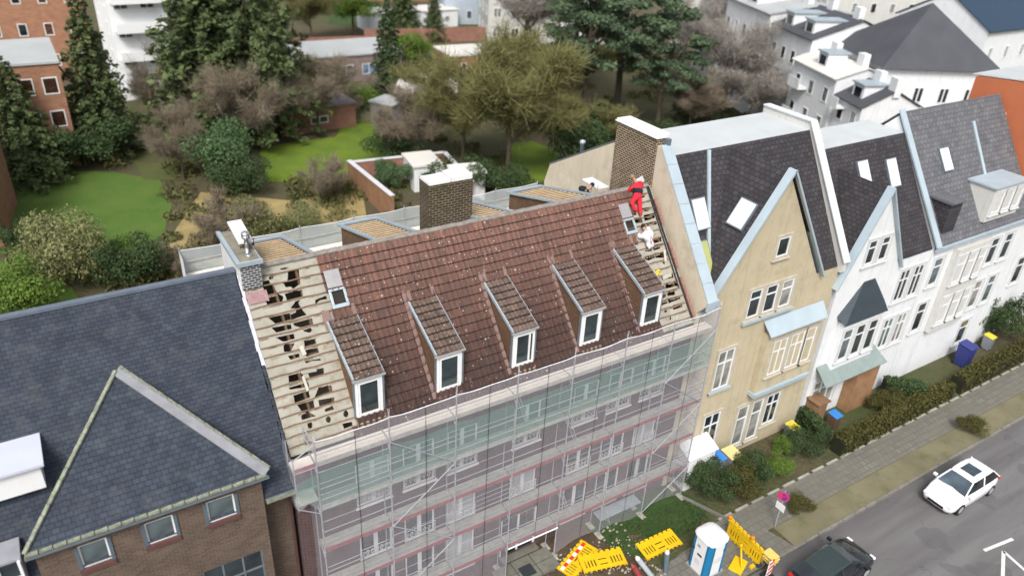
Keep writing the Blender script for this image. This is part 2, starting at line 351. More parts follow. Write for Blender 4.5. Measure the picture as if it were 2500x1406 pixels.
def okmain(x, y):
    if y < 1.0: return 1.66 < x < 15.66
    for a, b in DX:
        if a-.16 < x < b+.02 and 1.15 < y < 3.42 and a+0 < x+.0 and x < b: return False
    if x > 15.56 and y < 3.45: return x < 15.6
    lb = 1.72+(y-1)*.10
    if x < lb: return False
    if x > 15.66+max(0, y-3.4)*.45: return False
    if 2.08 < x < 2.78 and 3.62 < y < 4.1: return False
    if 15.33 < x < 16.0 and 3.64 < y < 4.12: return False
    return True
rows = [(YE+k*GAUGE, YE+(k+1)*GAUGE) for k in range(19)]
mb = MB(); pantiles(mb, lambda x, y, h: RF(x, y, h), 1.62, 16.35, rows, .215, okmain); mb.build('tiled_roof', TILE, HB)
# pinkish close-fitting tiles beside the dormers, on the left cheek and where each dormer roof dies into the slope
PINK = pm('pale_pink_tile', (.22, .145, .13), .8, .2, 4, .3); mb = MB()
for i, (a, b) in enumerate(DX):
    for k in range(12):
        y = 1.05+k*GAUGE
        if i > 0 and y < 3.5: MB().obox(RF(a-.14, y+.1, .095), (.075, 0, 0), TV*.165, NV*.012).build('flashing_tile', PINK, HB)
        if i == 0 and y > 3.1 and y < 3.7: MB().obox(RF(a-.1, y+.1, .095), (.06, 0, 0), TV*.17, NV*.012).build('flashing_tile', PINK, HB)
    for xx, y0 in ((a+.03, 3.40), (b-.02, 3.42)): MB().obox(RF(xx, y0+.12, .105), (.075, 0, 0), TV*.19, NV*.012).build('flashing_tile', PINK, HB)
# ridge
mb = MB(); x = .05; rng = random.Random(3)
while x < 17.3:
    xe = min(x+.40, 17.35); j = rng.uniform(-.012, .012); pr = []
    for k in range(7):
        t = math.pi*k/6; pr.append((-.13*math.cos(t), .10*math.sin(t)))
    V = []
    for X, e in ((x, .0), (xe+.03, .012)):
        V += [(X, YR+p[0]*(1+e*3), ZR-.01+p[1]+j+e) for p in pr]
    n = 7; mb.add(V, [(m, m+1, n+m+1, n+m) for m in range(n-1)]+[tuple(range(n))[::-1], tuple(range(n, 2*n))], .3+rng.random()*.7); x = xe
mb.build('ridge_tiles', pm('ridge_mortar', (.24, .22, .20), .9, .35, 5, .5, dirt=(.12, .11, .09)), HB)
# --- underlay boards laid open at both ends, with the holes torn in them
def plane_sheet(name, outer, holes, mat, parent, th=.012, h=0.0, jag=.008, seed=1):
    rng = random.Random(seed); cu = bpy.data.curves.new(name, 'CURVE'); cu.dimensions = '2D'; cu.fill_mode = 'BOTH'; cu.extrude = th
    for pi, pts in enumerate([outer]+holes):
        P = [(x, (y-YE)*LN) for x, y in pts]; Q = []
        for i in range(len(P)):
            a, b = P[i], P[(i+1) % len(P)]; Q.append(a)
            if pi and jag:
                for t in (.33, .66): Q.append((a[0]+(b[0]-a[0])*t+rng.uniform(-jag, jag), a[1]+(b[1]-a[1])*t+rng.uniform(-jag, jag)))
        s = cu.splines.new('POLY'); s.points.add(len(Q)-1); s.use_cyclic_u = True
        for i, (a, b) in enumerate(Q): s.points[i].co = (a, b, 0, 1)
    tmp = bpy.data.objects.new(name, cu); COL.objects.link(tmp); bpy.context.view_layer.update()
    me = bpy.data.meshes.new_from_object(tmp.evaluated_get(bpy.context.evaluated_depsgraph_get())); bpy.data.objects.remove(tmp)
    M = np.empty(len(me.vertices)*3); me.vertices.foreach_get('co', M); M = M.reshape(-1, 3)
    W = np.outer(M[:, 0], [1, 0, 0])+np.outer(M[:, 1], TV)+np.outer(M[:, 2]+h, NV)+np.array([0, YE, ZE])-rootloc(parent)
    me.vertices.foreach_set('co', W.ravel()); me.update(); me.name = name; me.materials.clear(); me.materials.append(mat)
    o = bpy.data.objects.new(name, me); COL.objects.link(o); o.parent = parent; return o
def onr(px, py):
    d = fw+(px-1250)/FPX*rt-(py-703)/FPX*up; n = np.array([0, -S, 1.]); q = CP+d*((ZE-.8*S-n@CP)/(n@d)); return (float(q[0]), float(q[1]))
def cr(ox, oy, k, pts, g=1.14):
    q = np.array([onr(ox+a/k, oy+b/k) for a, b in pts]); c_ = q.mean(0); return [tuple(c_+(p-c_)*g) for p in q]
LH2 = [[(705, 315), (760, 300), (820, 310), (710, 330)], [(810, 365), (940, 350), (960, 520), (870, 580), (850, 555), (780, 560), (745, 505), (800, 480)], [(545, 430), (600, 410), (600, 450), (552, 470)],
 [(420, 515), (545, 490), (560, 535), (600, 545), (650, 650), (720, 690), (705, 755), (525, 795), (500, 690), (475, 570)], [(775, 650), (985, 610), (995, 690), (800, 745)], [(1185, 745), (1320, 690), (1330, 735), (1240, 750), (1190, 795)],
 [(910, 775), (970, 755), (945, 790), (975, 850), (1045, 940), (860, 1000), (840, 930), (915, 910), (915, 860), (850, 860)], [(560, 990), (815, 935), (830, 1010), (640, 1060)], [(600, 1125), (830, 1085), (840, 1140), (650, 1185)],
 [(890, 1065), (1120, 1005), (1135, 1080), (980, 1115), (910, 1095)], [(1010, 1150), (1110, 1130), (1130, 1160), (1100, 1190), (1040, 1180)], [(650, 1260), (870, 1215), (885, 1275), (750, 1310)], [(1030, 1305), (1170, 1280), (1185, 1340), (1045, 1380)]]
LH3 = [[(435, 100), (550, 90), (510, 170), (445, 180)], [(690, 165), (815, 140), (830, 190), (700, 230)], [(490, 230), (605, 205), (610, 240), (520, 270)], [(685, 290), (845, 262), (850, 280), (740, 290), (700, 312)],
 [(500, 455), (640, 420), (660, 495), (500, 525)], [(710, 405), (880, 370), (885, 430), (740, 470)], [(505, 590), (700, 535), (710, 580), (520, 610)], [(555, 680), (710, 635), (725, 700), (570, 755)],
 [(595, 790), (765, 745), (780, 830), (715, 860), (740, 880), (790, 910), (650, 950), (640, 920), (660, 880)], [(840, 590), (970, 570), (980, 630), (800, 690)], [(840, 735), (1000, 705), (1005, 750), (855, 800)], [(905, 840), (985, 800), (1005, 840), (915, 865)], [(1110, 1005), (1210, 985), (1215, 1025), (1130, 1055)]]
oval = lambda x, y, a, b: [(x+a*math.cos(t), y+b*math.sin(t)) for t in np.linspace(0, 2*math.pi, 9)[:-1]]
LH3 += [oval(735, 1020, 27, 34), oval(945, 955, 27, 34), oval(1145, 890, 27, 36)]
holesL = [cr(560, 600, 5.625, h) for h in LH2]+[cr(600, 820, 4.6875, h) for h in LH3]
RH1 = [[(520, 150), (650, 110), (660, 170), (530, 200)], [(550, 240), (685, 205), (640, 270), (570, 295)], [(480, 255), (520, 280), (530, 310), (440, 312)], [(415, 415), (560, 370), (565, 410), (490, 440)], [(590, 345), (725, 325), (735, 370), (690, 400), (600, 400)],
 [(650, 445), (710, 445), (715, 500)], [(540, 600), (625, 590), (630, 635), (575, 660)], [(680, 670), (820, 645), (830, 690), (690, 715)], [(730, 775), (850, 750), (900, 800), (740, 840)], [(755, 880), (850, 870), (855, 930), (765, 945)],
 [(650, 945), (725, 925), (730, 960), (645, 1000)], [(765, 990), (920, 955), (925, 995), (780, 1050)], [(630, 1050), (750, 1015), (760, 1050), (630, 1095)], [(840, 1090), (950, 1060), (960, 1110), (850, 1140)], oval(730, 1155, 20, 33), [(720, 1295), (785, 1280), (795, 1215), (805, 1285)]]
RH2 = [[(730, 640), (795, 615), (775, 680), (730, 690)], [(700, 920), (865, 885), (845, 960), (720, 975)], [(480, 980), (590, 960), (600, 1040), (500, 1050)], [(770, 1050), (960, 1010), (975, 1100), (790, 1150)], [(550, 1115), (700, 1090), (730, 1190), (610, 1200)], [(790, 1220), (1000, 1170), (1010, 1230), (820, 1270)]]
holesR = [cr(1500, 560, 5.858, h, 1.22) for h in RH1]+[cr(1480, 400, 8.32, h, 1.15) for h in RH2]
UNDER = pm('lime_washed_boards', (.35, .335, .285), .9, .2, 1.6, .3, dirt=(.23, .175, .115), dirtamt=.8)
plane_sheet('underlay', [(-.58, .82), (2.3, .82), (2.3, 4.93), (-.58, 4.93)], holesL, UNDER, HB, seed=2)
plane_sheet('underlay', [(15.5, .82), (17.52, .82), (17.52, 4.93), (15.5, 4.93)], holesR, UNDER, HB, seed=3)
MB().poly([RF(2.3, .82, -.01), RF(15.5, .82, -.01), RF(15.5, 4.93, -.01), RF(2.3, 4.93, -.01)]).build('roof_boarding', RAFTER, HB)
rng = random.Random(8); mb = MB(); mr = MB()
for k in range(1, 19):
    y = YE+k*GAUGE-.02
    for x0, x1 in ((-.57, 2.12), (15.5, 17.45)):
        n = 7; pts = [x0+(x1-x0)*i/n for i in range(n+1)]; off = [rng.uniform(-.012, .012) for _ in pts]
        for i in range(n):
            a, b = RF(pts[i], y+off[i], .035), RF(pts[i+1], y+off[i+1], .035); mb.beam(a, b, .042, .05+rng.uniform(-.006, .006), NV)
        mb.build('batten', TIMBER, HB); mb = MB()
        for _ in range(7):
            xx = rng.uniform(x0, x1-.3); mr.obox(RF(xx, y-.035, .022), (rng.uniform(.05, .16), 0, 0), TV*.018, NV*.012)
o = mr.build('mortar_crumbs', pm('mortar', (.33, .27, .20), .95, .3, 9, .5), HB); o['kind'] = 'stuff'
for x in (-.45, .42, 1.28, 2.1, 15.75, 16.42, 17.08): MB().beam(RF(x, .95, -.10), RF(x, 4.9, -.10), .075, .16, NV).build('rafter', RAFTER, HB)
MB().box(-.58, 17.58, 2.9, 3.06, 12.08, 12.3).build('purlin', RAFTER, HB)
mb = MB()
for x, y, a, b, t, u in ((.50, 2.22, .045, .26, .4, .1), (.72, 2.92, .07, .16, .2, .2), (17.0, 2.85, .06, .24, .25, -.1), (16.75, 2.28, .26, .08, .1, .3), (.72, 2.45, .26, .05, -.1, .15)):
    MB().obox(RF(x, y, .11), np.array([1, 0, 0])*a+TV*t*a, TV*b-np.array([1, 0, 0])*u*b+NV*.05, NV*.006).build('loose_board', pm('cut_board', (.56, .54, .46), .8, .15), HB)
mb = MB(); rng = random.Random(4)
for i in range(14): mb.lathe(RF(16.30+rng.uniform(-.22, .2), 2.42+rng.uniform(-.07, .07), .0), [(0, .0), (.07, .03), (.085, .07), (.05, .11), (0, .12)], 7)
mb.build('insulation', pm('yellow_wool', (.62, .47, .08), .95, .3, 8, .8), HB, smooth=True)
# verges: sheet metal on the left, red tiles and a black rail on the right
mb = MB(); rng = random.Random(6)
for k in range(12):
    y = 2.9+k*.17; mb.obox(RF(-.64+rng.uniform(-.02, .02), y, .03), (.045+rng.uniform(0, .02), 0, 0), TV*.14, NV*.01)
mb.build('verge_flashing', pm('pale_flashing', (.55, .57, .66), .5, .15), HB)
mb = MB()
for k in range(34):
    y = .82+k*.06; mb.obox(RF(-.66+rng.uniform(-.03, .03), y, .02+rng.uniform(0, .05)), (.05, 0, 0), TV*.06, NV*.012)
mb.build('cut_slate_edge', SLATEN, HB)
mb = MB(); mb.beam(RF(17.38, .9, .06), RF(17.38, 4.9, .06), .05, .08, NV); mb.beam(RF(17.22, 1.9, .05), RF(17.30, 4.9, .05), .05, .05, NV); mb.build('verge_rail', pm('bitumen', (.035, .036, .04), .6), HB)
mb = MB()
for k in range(14):
    if k in (5, 9, 10): continue
    MB().obox(RF(17.50, 1.0+k*.26, .06), (.055, 0, 0), TV*.19, NV*.03).build('verge_tile', pm('old_red_tile', (.30, .14, .11), .85, .3, 5), HB)
mb = MB(); 
for k in range(9): mb.obox(RF(-.52+k*.075, 4.28+.01*(k % 2), .06), (.036, 0, 0), TV*.20, NV*.012+NV*.01*(k % 2))
mb.build('chimney_apron', pm('pink_slate', (.34, .21, .22), .85, .3, 6, .4), HB)
# --- front dormers
def front(p0, p1): pass
d0 = None
for i, (a, b) in enumerate(DX):
    wd = b-a; y0, zs, zt, y1 = 1.16, 10.43, 12.14, 3.40
    mb = MB(); ztop = lambda y: zt+(13.14-zt)*(y-y0)/(y1-y0)
    for x in (a, b): mb.prism([(x, y0, zs-.02), (x, y0, ztop(y0)), (x, y1, ztop(y1))], (.03 if x == a else -.03, 0, 0))
    D = mb.build('dormer', BROWNW, HB, label=['dormer nearest the stripped end on the left', None, 'dormer whose window leaf stands tilted open', None, 'dormer beside the stripped strip at the right end'][i])
    D.location = (0, 0, 0)
    r = MB(); run = math.hypot(y1-y0+.06, 13.14-zt); ty = np.array([0, y1-y0, 13.14-zt]); ty = ty/np.linalg.norm(ty); ny = np.cross([1, 0, 0], ty)
    P = lambda x, s, h: np.array([x, y0-.08, zt-.03])+ty*s+ny*h
    nr = 8; pantiles(r, P, a-.03, b+.03, [(k*run/nr, (k+1)*run/nr) for k in range(nr)], .177, lambda x, y: True, .02, shade_w=.04)
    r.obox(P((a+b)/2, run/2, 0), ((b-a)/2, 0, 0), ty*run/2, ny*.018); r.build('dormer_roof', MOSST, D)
    z = MB(); z.beam(P(a-.05, 0, .03), P(a-.05, run, .03), .07, .12, ny); z.beam(P(b+.05, 0, .04), P(b+.05, run, .04), .025, .07, ny)
    z.build('verge_flashing', ZINC, D)
    z = MB(); z.box(a-.09, b+.09, y0-.15, y0-.10, zt-.08, zt-.01); z.box(a-.09, b+.09, y0-.14, y0-.03, zt-.10, zt-.085); z.build('dormer_gutter', ALU, D)
    z = MB(); z.tube([(b+.045, y0-.05, zt-.1), (b+.05, y0-.01, zt-.3), (b+.05, y0-.02, zs+.1)], .035, 8); z.build('downpipe', ZINCD, D); MB().box(a-.045, a+.0, y0-.03, y0+.06, zs-.02, zt-.1).build('corner_strip', ZINCD, D)
    f = MB(); F = .105; Y0 = y0-.05; zw = zt-.1
    f.box(a+.005, b-.005, Y0, y0+.04, zs, zs+F); f.box(a+.005, b-.005, Y0, y0+.04, zw-F, zw); f.box(a+.005, a+F, Y0+.001, y0+.04, zs+F, zw-F); f.box(b-F, b-.005, Y0+.001, y0+.04, zs+F, zw-F)
    iF = .075; X0, X1, Z0, Z1 = a+F, b-F, zs+F, zw-F; tl = .10 if i == 2 else 0
    f.box(X0+.01, X1-.01, Y0-.02, Y0+.02, Z0+.01, Z0+iF); f.box(X0+.01, X1-.01, Y0-.02, Y0+.02, Z1-iF, Z1-.01); f.box(X0+.01, X0+iF, Y0-.019, Y0+.02, Z0+iF, Z1-iF)
    f.box(X1-iF-tl, X1-.01-tl, Y0-.019, Y0+.02, Z0+iF, Z1-iF)
    f.build('window_frame', WHITEP, D)
    MB().poly([(X0, y0-.03, Z0), (X1, y0-.03, Z0), (X1, y0-.03, Z1), (X0, y0-.03, Z1)]).build('pane', GLASS, D)
    s_ = MB(); s_.prism([(a-.03, y0-.05, zs+.01), (a-.03, y0-.24, zs-.10), (a-.03, y0-.26, zs-.20), (a-.03, y0, zs-.12)], (wd+.06, 0, 0))
    s_.build('sill', [pm('weathered_sill', (.30, .22, .17), .85, .3, 6), pm('red_sill', (.19, .10, .085), .85, .25, 6)][i in (1, 4)], D)
# --- two roof hatches, lids folded back up the slope
for x0, x1, y0, y1, lx in ((2.13, 2.74, 3.63, 4.08, 0), (15.38, 15.98, 3.68, 4.12, 0)):
    mb = MB(); q = .09; 
    for (xa, xb, ya, yb) in ((x0, x1, y0, y0+q), (x0, x1, y1-q*.6, y1), (x0, x0+.09, y0+q, y1-q*.6), (x1-.09, x1, y0+q, y1-q*.6)):
        mb.obox(RF((xa+xb)/2, (ya+yb)/2, .10), ((xb-xa)/2, 0, 0), TV*(yb-ya)/2*LN, NV*.04)
    H = mb.build('roof_hatch', ZINC, HB, bevel=.012)
    MB().obox(RF((x0+x1)/2, (y0+y1)/2, .035), ((x1-x0)/2-.05, 0, 0), TV*(y1-y0)/2*LN, NV*.01).build('opening_shade', DARKIN, H)  # dark slab filling the hatch, coloured as the unlit attic
    l = MB(); ym = y1+.23; l.obox(RF((x0+x1)/2-.02, ym, .14), ((x1-x0)/2-.03, 0, 0), TV*.32, NV*.018); l.obox(RF((x0+x1)/2-.02, ym, .165), (.012, 0, 0), TV*.30, NV*.012)
    l.build('hatch_lid', pm('lid_zinc', (.36, .35, .36), .5, .15, 3, .1, .3), H, bevel=.01)
# --- chimneys standing on this roof
mb = MB(); mb.prism([(-.62, 4.4, 14.5), (-.62, 4.4, 15.42), (.04, 4.4, 15.42), (.04, 4.4, 14.5)], (0, 2.55, 0)); Cn = mb.build('chimney', BRICKK, HB, label='squat black brick chimney with white side at left gable')
MB().prism([(-.66, 4.45, 14.3), (-.66, 4.42, 15.42), (-.66, 6.98, 15.42), (-.66, 6.98, 10.5), (-.66, 5.2, 13.4)], (.035, 0, 0)).build('render_coat', WHITE, Cn)
mb = MB(); mb.box(-.74, .12, 4.3, 7.08, 15.42, 15.50); mb.box(-.74, -.60, 4.3, 7.08, 15.50, 15.56); mb.box(-.60, .12, 4.3, 4.42, 15.50, 15.56); mb.build('capping', ZINC, Cn)
MB().box(-.59, .06, 4.43, 7.0, 15.50, 15.53).build('moss', pm('mossy_mortar', (.23, .21, .17), .95, .4, 3, .6, dirt=(.20, .22, .04)), Cn)
mb = MB(); mb.obox((-.10, 6.2, 15.80), (.24, 0, 0), (.03, .88, .02), (0, 0, .03)); mb.build('lid_board', WHITE, Cn)
mb = MB()
for x, y in ((-.32, 5.4), (.1, 5.5), (-.32, 6.9), (.1, 6.9)): mb.box(x, x+.08, y, y+.08, 15.53, 15.78)
mb.build('brick_support', BRICKC, Cn)
mb = MB(); mb.lathe((-.20, 5.0, 15.53), [(.13, 0), (.13, .02), (.06, .03), (.055, .55), (.10, .56), (.10, .64), (.02, .68)], 14); mb.lathe((-.13, 5.28, 15.53), [(.075, 0), (.075, .42), (.14, .44), (.15, .62), (.14, .64), (.05, .70)], 14)
mb.lathe((-.20, 4.85, 15.53), [(.13, 0), (.15, .03), (.11, .05)], 14); mb.build('flue_pipe', pm('stainless', (.62, .62, .60), .25, .15, 6, 0, .9), Cn, smooth=True)
mb = MB(); mb.box(6.82, 8.72, 5.5, 6.35, 13.8, 16.55); C2 = mb.build('chimney', BRICKM, HB, label='broad mossy brick chimney behind the ridge')
mb = MB(); mb.box(6.84, 7.75, 5.52, 6.33, 16.551, 16.66); mb.box(7.8, 8.70, 5.52, 6.33, 16.551, 16.74); mb.build('capping', WHITE, C2)
# --- rear slope and its flat dormers under pale laths
mb = MB(); mb.poly([(-.58, YR+.02, ZR-.02), (17.58, YR+.02, ZR-.02), (17.58, 12.4, 10.6), (-.58, 12.4, 10.6)]); mb.build('rear_slope', UNDER, HB)
zr = lambda y: 15.02-.27*(y-4.95)
for x0, x1 in ((.25, 1.95), (4.40, 5.95), (8.75, 10.25), (12.5, 14.3)):
    mb = MB()
    for x in (x0, x1): mb.prism([(x, 5.1, 14.9), (x, 8.7, 12.75), (x, 8.7, zr(8.7)), (x, 5.1, zr(5.1))], (.04 if x == x0 else -.04, 0, 0))
    mb.box(x0+.04, x1-.04, 8.64, 8.69, 12.7, zr(8.7)-.02); D = mb.build('rear_dormer', BROWNW, HB)
    q = MB(); q.poly([(x0, 5.08, zr(5.08)), (x1, 5.08, zr(5.08)), (x1, 8.8, zr(8.8)), (x0, 8.8, zr(8.8))]); q.build('boarding', pm('stained_boards', (.07, .05, .038), .9, .3), D)
    q = MB()
    for k in range(10): y = 5.25+k*.345; q.box(x0+.1, x1-.1, y, y+.075, zr(y)+.004, zr(y)+.024)
    q.build('laths', TIMBERP, D)
    q = MB()
    for x in (x0-.03, x1+.03): q.beam((x, 5.0, zr(5.0)+.06), (x, 8.85, zr(8.85)+.06), .15, .08)
    q.beam((x0-.1, 8.85, zr(8.85)+.06), (x1+.1, 8.85, zr(8.85)+.06), .16, .08); q.build('verge_flashing', ZINC, D)
mb = MB(); mb.obox((2.9, 8.2, 13.12), (.55, 0, 0), (0, .5, -.28), (0, .02, .03)); mb.build('loose_slates', pm('pink_slate', (.34, .21, .22)), HB)
# ================================================================ scaffolding in front of the house
BAY = 2.57; PX = [i*BAY for i in range(8)]
SF = thing('scaffolding', 'tall metal scaffolding wrapped in pale debris netting along the front of the brick house', 'scaffolding', (9, .35, 0))
NETW = netm('white_net', (.68, .67, .74), .29); NETG = netm('green_net', (.13, .47, .35), .38); NETD = netm('rear_net', (.70, .76, .78), .62)
HEM = pm('net_hem', (.74, .75, .78), .7, .06)
DECKN = pm('new_deck', (.78, .71, .62), .8, .15, 3, .2); DECKO = pm('worn_deck', (.38, .38, .34), .85, .3, 2.5, .3, dirt=(.22, .20, .17))
TOE = pm('red_toe_board', (.27, .06, .07), .7, .25, 3, .2, dirt=(.34, .2, .17), dirtamt=.5)
for k, x in enumerate(PX):
    top = 11.22 if k else 11.1
    mb = MB(); mb.tube([(x, 0, .12), (x, 0, top)], .028, 8)
    for z in (2, 4, 6, 8, 10): mb.lathe((x, 0, z+.0), [(.04, 0), (.045, .03), (.04, .06)], 8); mb.lathe((x, 0, z-.9), [(.036, 0), (.036, .05)], 8)
    mb.build('pole', GALV, SF)
    mb = MB(); mb.tube([(x, .68, .12), (x, .68, 10.05)], .026, 6)
    for z in (2, 4, 6, 8, 10): mb.tube([(x, 0, z-.04), (x, .68, z-.04)], .026, 6); mb.tube([(x, .0, z-.35), (x, .3, z-.06)], .018, 5)
    mb.build('frame', GALV, SF)
    for y in (0, .68):
        mb = MB(); mb.box(x-.13, x+.13, y-.26, y+.2, .01, .06); b = mb.build('base_plank', pm('base_plank', (.42, .39, .33), .9, .3, 4), SF)
        MB().box(x-.08, x+.08, y-.08, y+.08, .061, .075).lathe((x, y, .075), [(.02, 0), (.02, .2)], 6).build('base_plate', GALV, b)
    for w in range(2):
        mb = MB(); mb.tube([(x+.03*w-.01, 0, top), (x+.05*w-.03, -.01, top+.22)], .007, 4); mb.build('cable_tie', HEM, SF)
for b in range(7):
    xa, xb = PX[b]+.03, PX[b+1]-.03
    for z in (2, 4, 6, 8, 10):
        if b == 3 and z == 2: pass
        for q, (ya, yb) in enumerate(((.03, .335), (.35, .655))):
            m = DECKN if z == 10 else DECKO; mb = MB(); mb.box(xa, xb, ya, yb, z-.03+.004*q, z+.02+.004*q); mb.build('deck_board', m, SF)
        rng = random.Random(b*10+z); pal = (b*5+z//2*3) % 5 in (0, 2)
        mb = MB(); mb.box(xa+.01, xb-.01, -.005, .025, z+.02, z+.17); mb.build('toe_board', DECKO if pal else TOE, SF)
        mb = MB()
        for h in (.5, 1.0): mb.tube([(xa, 0, z+h), (xb, 0, z+h)], .019, 6)
        if z < 10:
            for h in (.25, .75, 1.25, 1.5, 1.75):
                if rng.random() < .28: mb.tube([(xa, -.02, z+h), (xb, -.02, z+h+rng.uniform(-.02, .02))], .011, 4)
        mb.build('guard_rail', GALV, SF)
for x0, z0, x1, z1 in ((PX[1], 10, PX[2], 8), (PX[2], 8, PX[1], 6), (PX[1], 6, PX[2], 4), (PX[2], 4, PX[1], 2), (PX[7], 10, PX[6], 8), (PX[6], 8, PX[7], 6), (PX[7], 6, PX[6], 4), (PX[6], 4, PX[7], 2), (PX[7], 2, PX[6]-.1, .2)):
    MB().tube([(x0, -.045, z0), (x1, -.045, z1)], .026, 6).build('diagonal_brace', GALV, SF)
for x, z in ((7.85, 10), (10.42, 8), (7.85, 6), (10.42, 4), (12.98, 2)):
    mb = MB()
    for d in (0, .34): mb.tube([(x+.05, .22+d, z), (x+.75, .22+d, z-2)], .018, 5)
    for k in range(1, 8): t = k/8; mb.tube([(x+.05+.7*t, .22, z-2*t), (x+.05+.7*t, .56, z-2*t)], .012, 4)
    mb.build('ladder', ALU, SF)
MB().box(12.9, 15.35, .04, .64, .86, .90).build('steel_deck', pm('steel_deck', (.42, .50, .54), .5, .2, 5, .2, .4), SF)
for z in (4, 6, 8):      # end frames at the right
    mb = MB()
    for h in (.5, 1.0): mb.tube([(PX[7], 0, z+h), (PX[7], .68, z+h)], .018, 5)
    mb.build('end_rail', GALV, SF)
# --- netting
def net_panel(name, x0, x1, zt, zb, mat, y=-.022, nx=14, nz=36, sag=.07, seed=0, amp=.010, hem=True, ybot=0.0):
    rng = np.random.RandomState(seed); ph = rng.rand(6)*6.28; V = []; F = []
    for j in range(nz+1):
        t = j/nz
        for i in range(nx+1):
            s = i/nx; a = math.sin(math.pi*s)
            top = zt-sag*a+.02*math.sin(9*s+ph[0]); bz = zb(s) if callable(zb) else zb
            z = top+(bz-top)*t; yy = y-a*amp*(1+math.sin(5*s+ph[1]+z*.9)*.7+.5*math.sin(13*s+ph[2]-z*1.7))+ybot*t*t
            V.append((x0+(x1-x0)*s, yy, z))
    for j in range(nz):
        for i in range(nx): k = j*(nx+1)+i; F.append((k, k+1, k+nx+2, k+nx+1))
    mb = MB(); mb.add(V, F); o = mb.build(name, mat, SF, smooth=True)
    if hem:
        MB().tube(V[:nx+1], .016, 5).build('net_hem', HEM, o)
    return o
bots = [lambda s: .12, lambda s: .12, lambda s: .1+.1*s, lambda s: 1.98, lambda s: .12+.35*math.sin(math.pi*s)**.8+.2*s, lambda s: .32-.1*s+.12*math.sin(6*s), lambda s: .45-.2*s+.15*math.sin(math.pi*s)]
for b in range(7):
    o = net_panel('debris_net', PX[b], PX[b+1], 11.08, bots[b], NETW, seed=b)
    mb = MB(); xm = PX[b]+BAY*.52; zb = bots[b](.52)+.1; mb.tube([(xm, -.06, 10.98), (xm+.01, -.07, 7), (xm+.015, -.06, zb)], .010, 4); mb.build('net_seam', BLACK, o)
    net_panel('green_net', PX[b]+.02, PX[b+1]-.02, 9.75, 7.95, NETG, y=.03, sag=.02, seed=b+20, nz=8, amp=.008, hem=False)
mb = MB(); mb.tube([(PX[3], -.07, 1.98), (PX[4], -.07, 1.93)], .035, 6); mb.build('net_hem', WHITE, SF)
def net_side(name, pts, mat):     # quads over a list of (top, bottom) point pairs
    V = []; F = []; nz = 12
    for a, b in pts:
        for j in range(nz+1): t = j/nz; V.append(tuple(np.array(a)*(1-t)+np.array(b)*t+np.array([.02*math.sin(7*t+a[0]*5), .015*math.sin(9*t), 0])))
    for i in range(len(pts)-1):
        for j in range(nz): k = i*(nz+1)+j; F.append((k, k+1, k+nz+2, k+nz+1))
    mb = MB(); mb.add(V, F); return mb.build(name, mat, SF, smooth=True)
net_side('side_net', [((PX[7]+.02, -.06, 11.05), (PX[7]+.02, -.04, .3)), ((PX[7]+.1, .35, 11.0), (PX[7]+.1, .35, .5)), ((PX[7]+.05, .9, 11.0), (PX[7]+.05, .95, .8))], NETW)
# bracketed bay that sticks out past the corner on the left
XL = -.74
for p, q in (((XL, 0, 8.45), (XL, 0, 10.62)), ((XL, .66, 8.45), (XL, .66, 10.9)), ((XL, 0, 10.0), (0, 0, 10.0)), ((XL, 0, 10.55), (0, 0, 10.95)), ((XL, 0, 9.2), (0, 0, 9.2)), ((XL, 0, 8.45), (0, 0, 7.9)), ((XL, 0, 8.5), (XL, .68, 8.5)), ((XL, 0, 10.), (XL, .68, 10.)), ((0, 0, 10.95), (-.06, .95, 11.0)), ((0, 0, 10.5), (-.06, .95, 10.55)), ((-.06, .95, 11.0), (-.06, .95, 10.3))):
    MB().tube([p, q], .022, 6).build('bracket_tube', GALV, SF)
MB().box(XL+.02, -.03, .05, .62, 9.97, 10.02).build('deck_board', DECKN, SF); MB().box(XL+.02, -.03, .05, .62, 8.5, 8.55).build('deck_board', DECKN, SF)
MB().box(XL+.02, -.03, -.005, .02, 10.02, 10.17).build('toe_board', TOE, SF)
net_side('side_net', [((XL-.03, .95, 10.95), (XL-.02, .8, 8.3)), ((XL-.05, .3, 10.6), (XL-.03, .4, 8.25)), ((XL-.03, -.05, 10.62), (XL, -.05, 8.35)), ((XL*.5, -.09, 10.68), (XL*.5, -.07, 8.6)), ((0, -.06, 10.95), (0, -.05, 8.0))], NETW)
net_side('side_net', [((.0, -.05, 8.1), (0, -.05, .2)), ((-.12, .4, 8.1), (-.12, .4, .2)), ((-.1, .95, 8.1), (-.1, .95, .2))], NETW)
net_side('green_net', [((XL+.03, -.03, 9.6), (XL+.03, -.03, 8.6)), ((-.03, -.03, 9.7), (-.03, -.03, 8.5))], NETG)
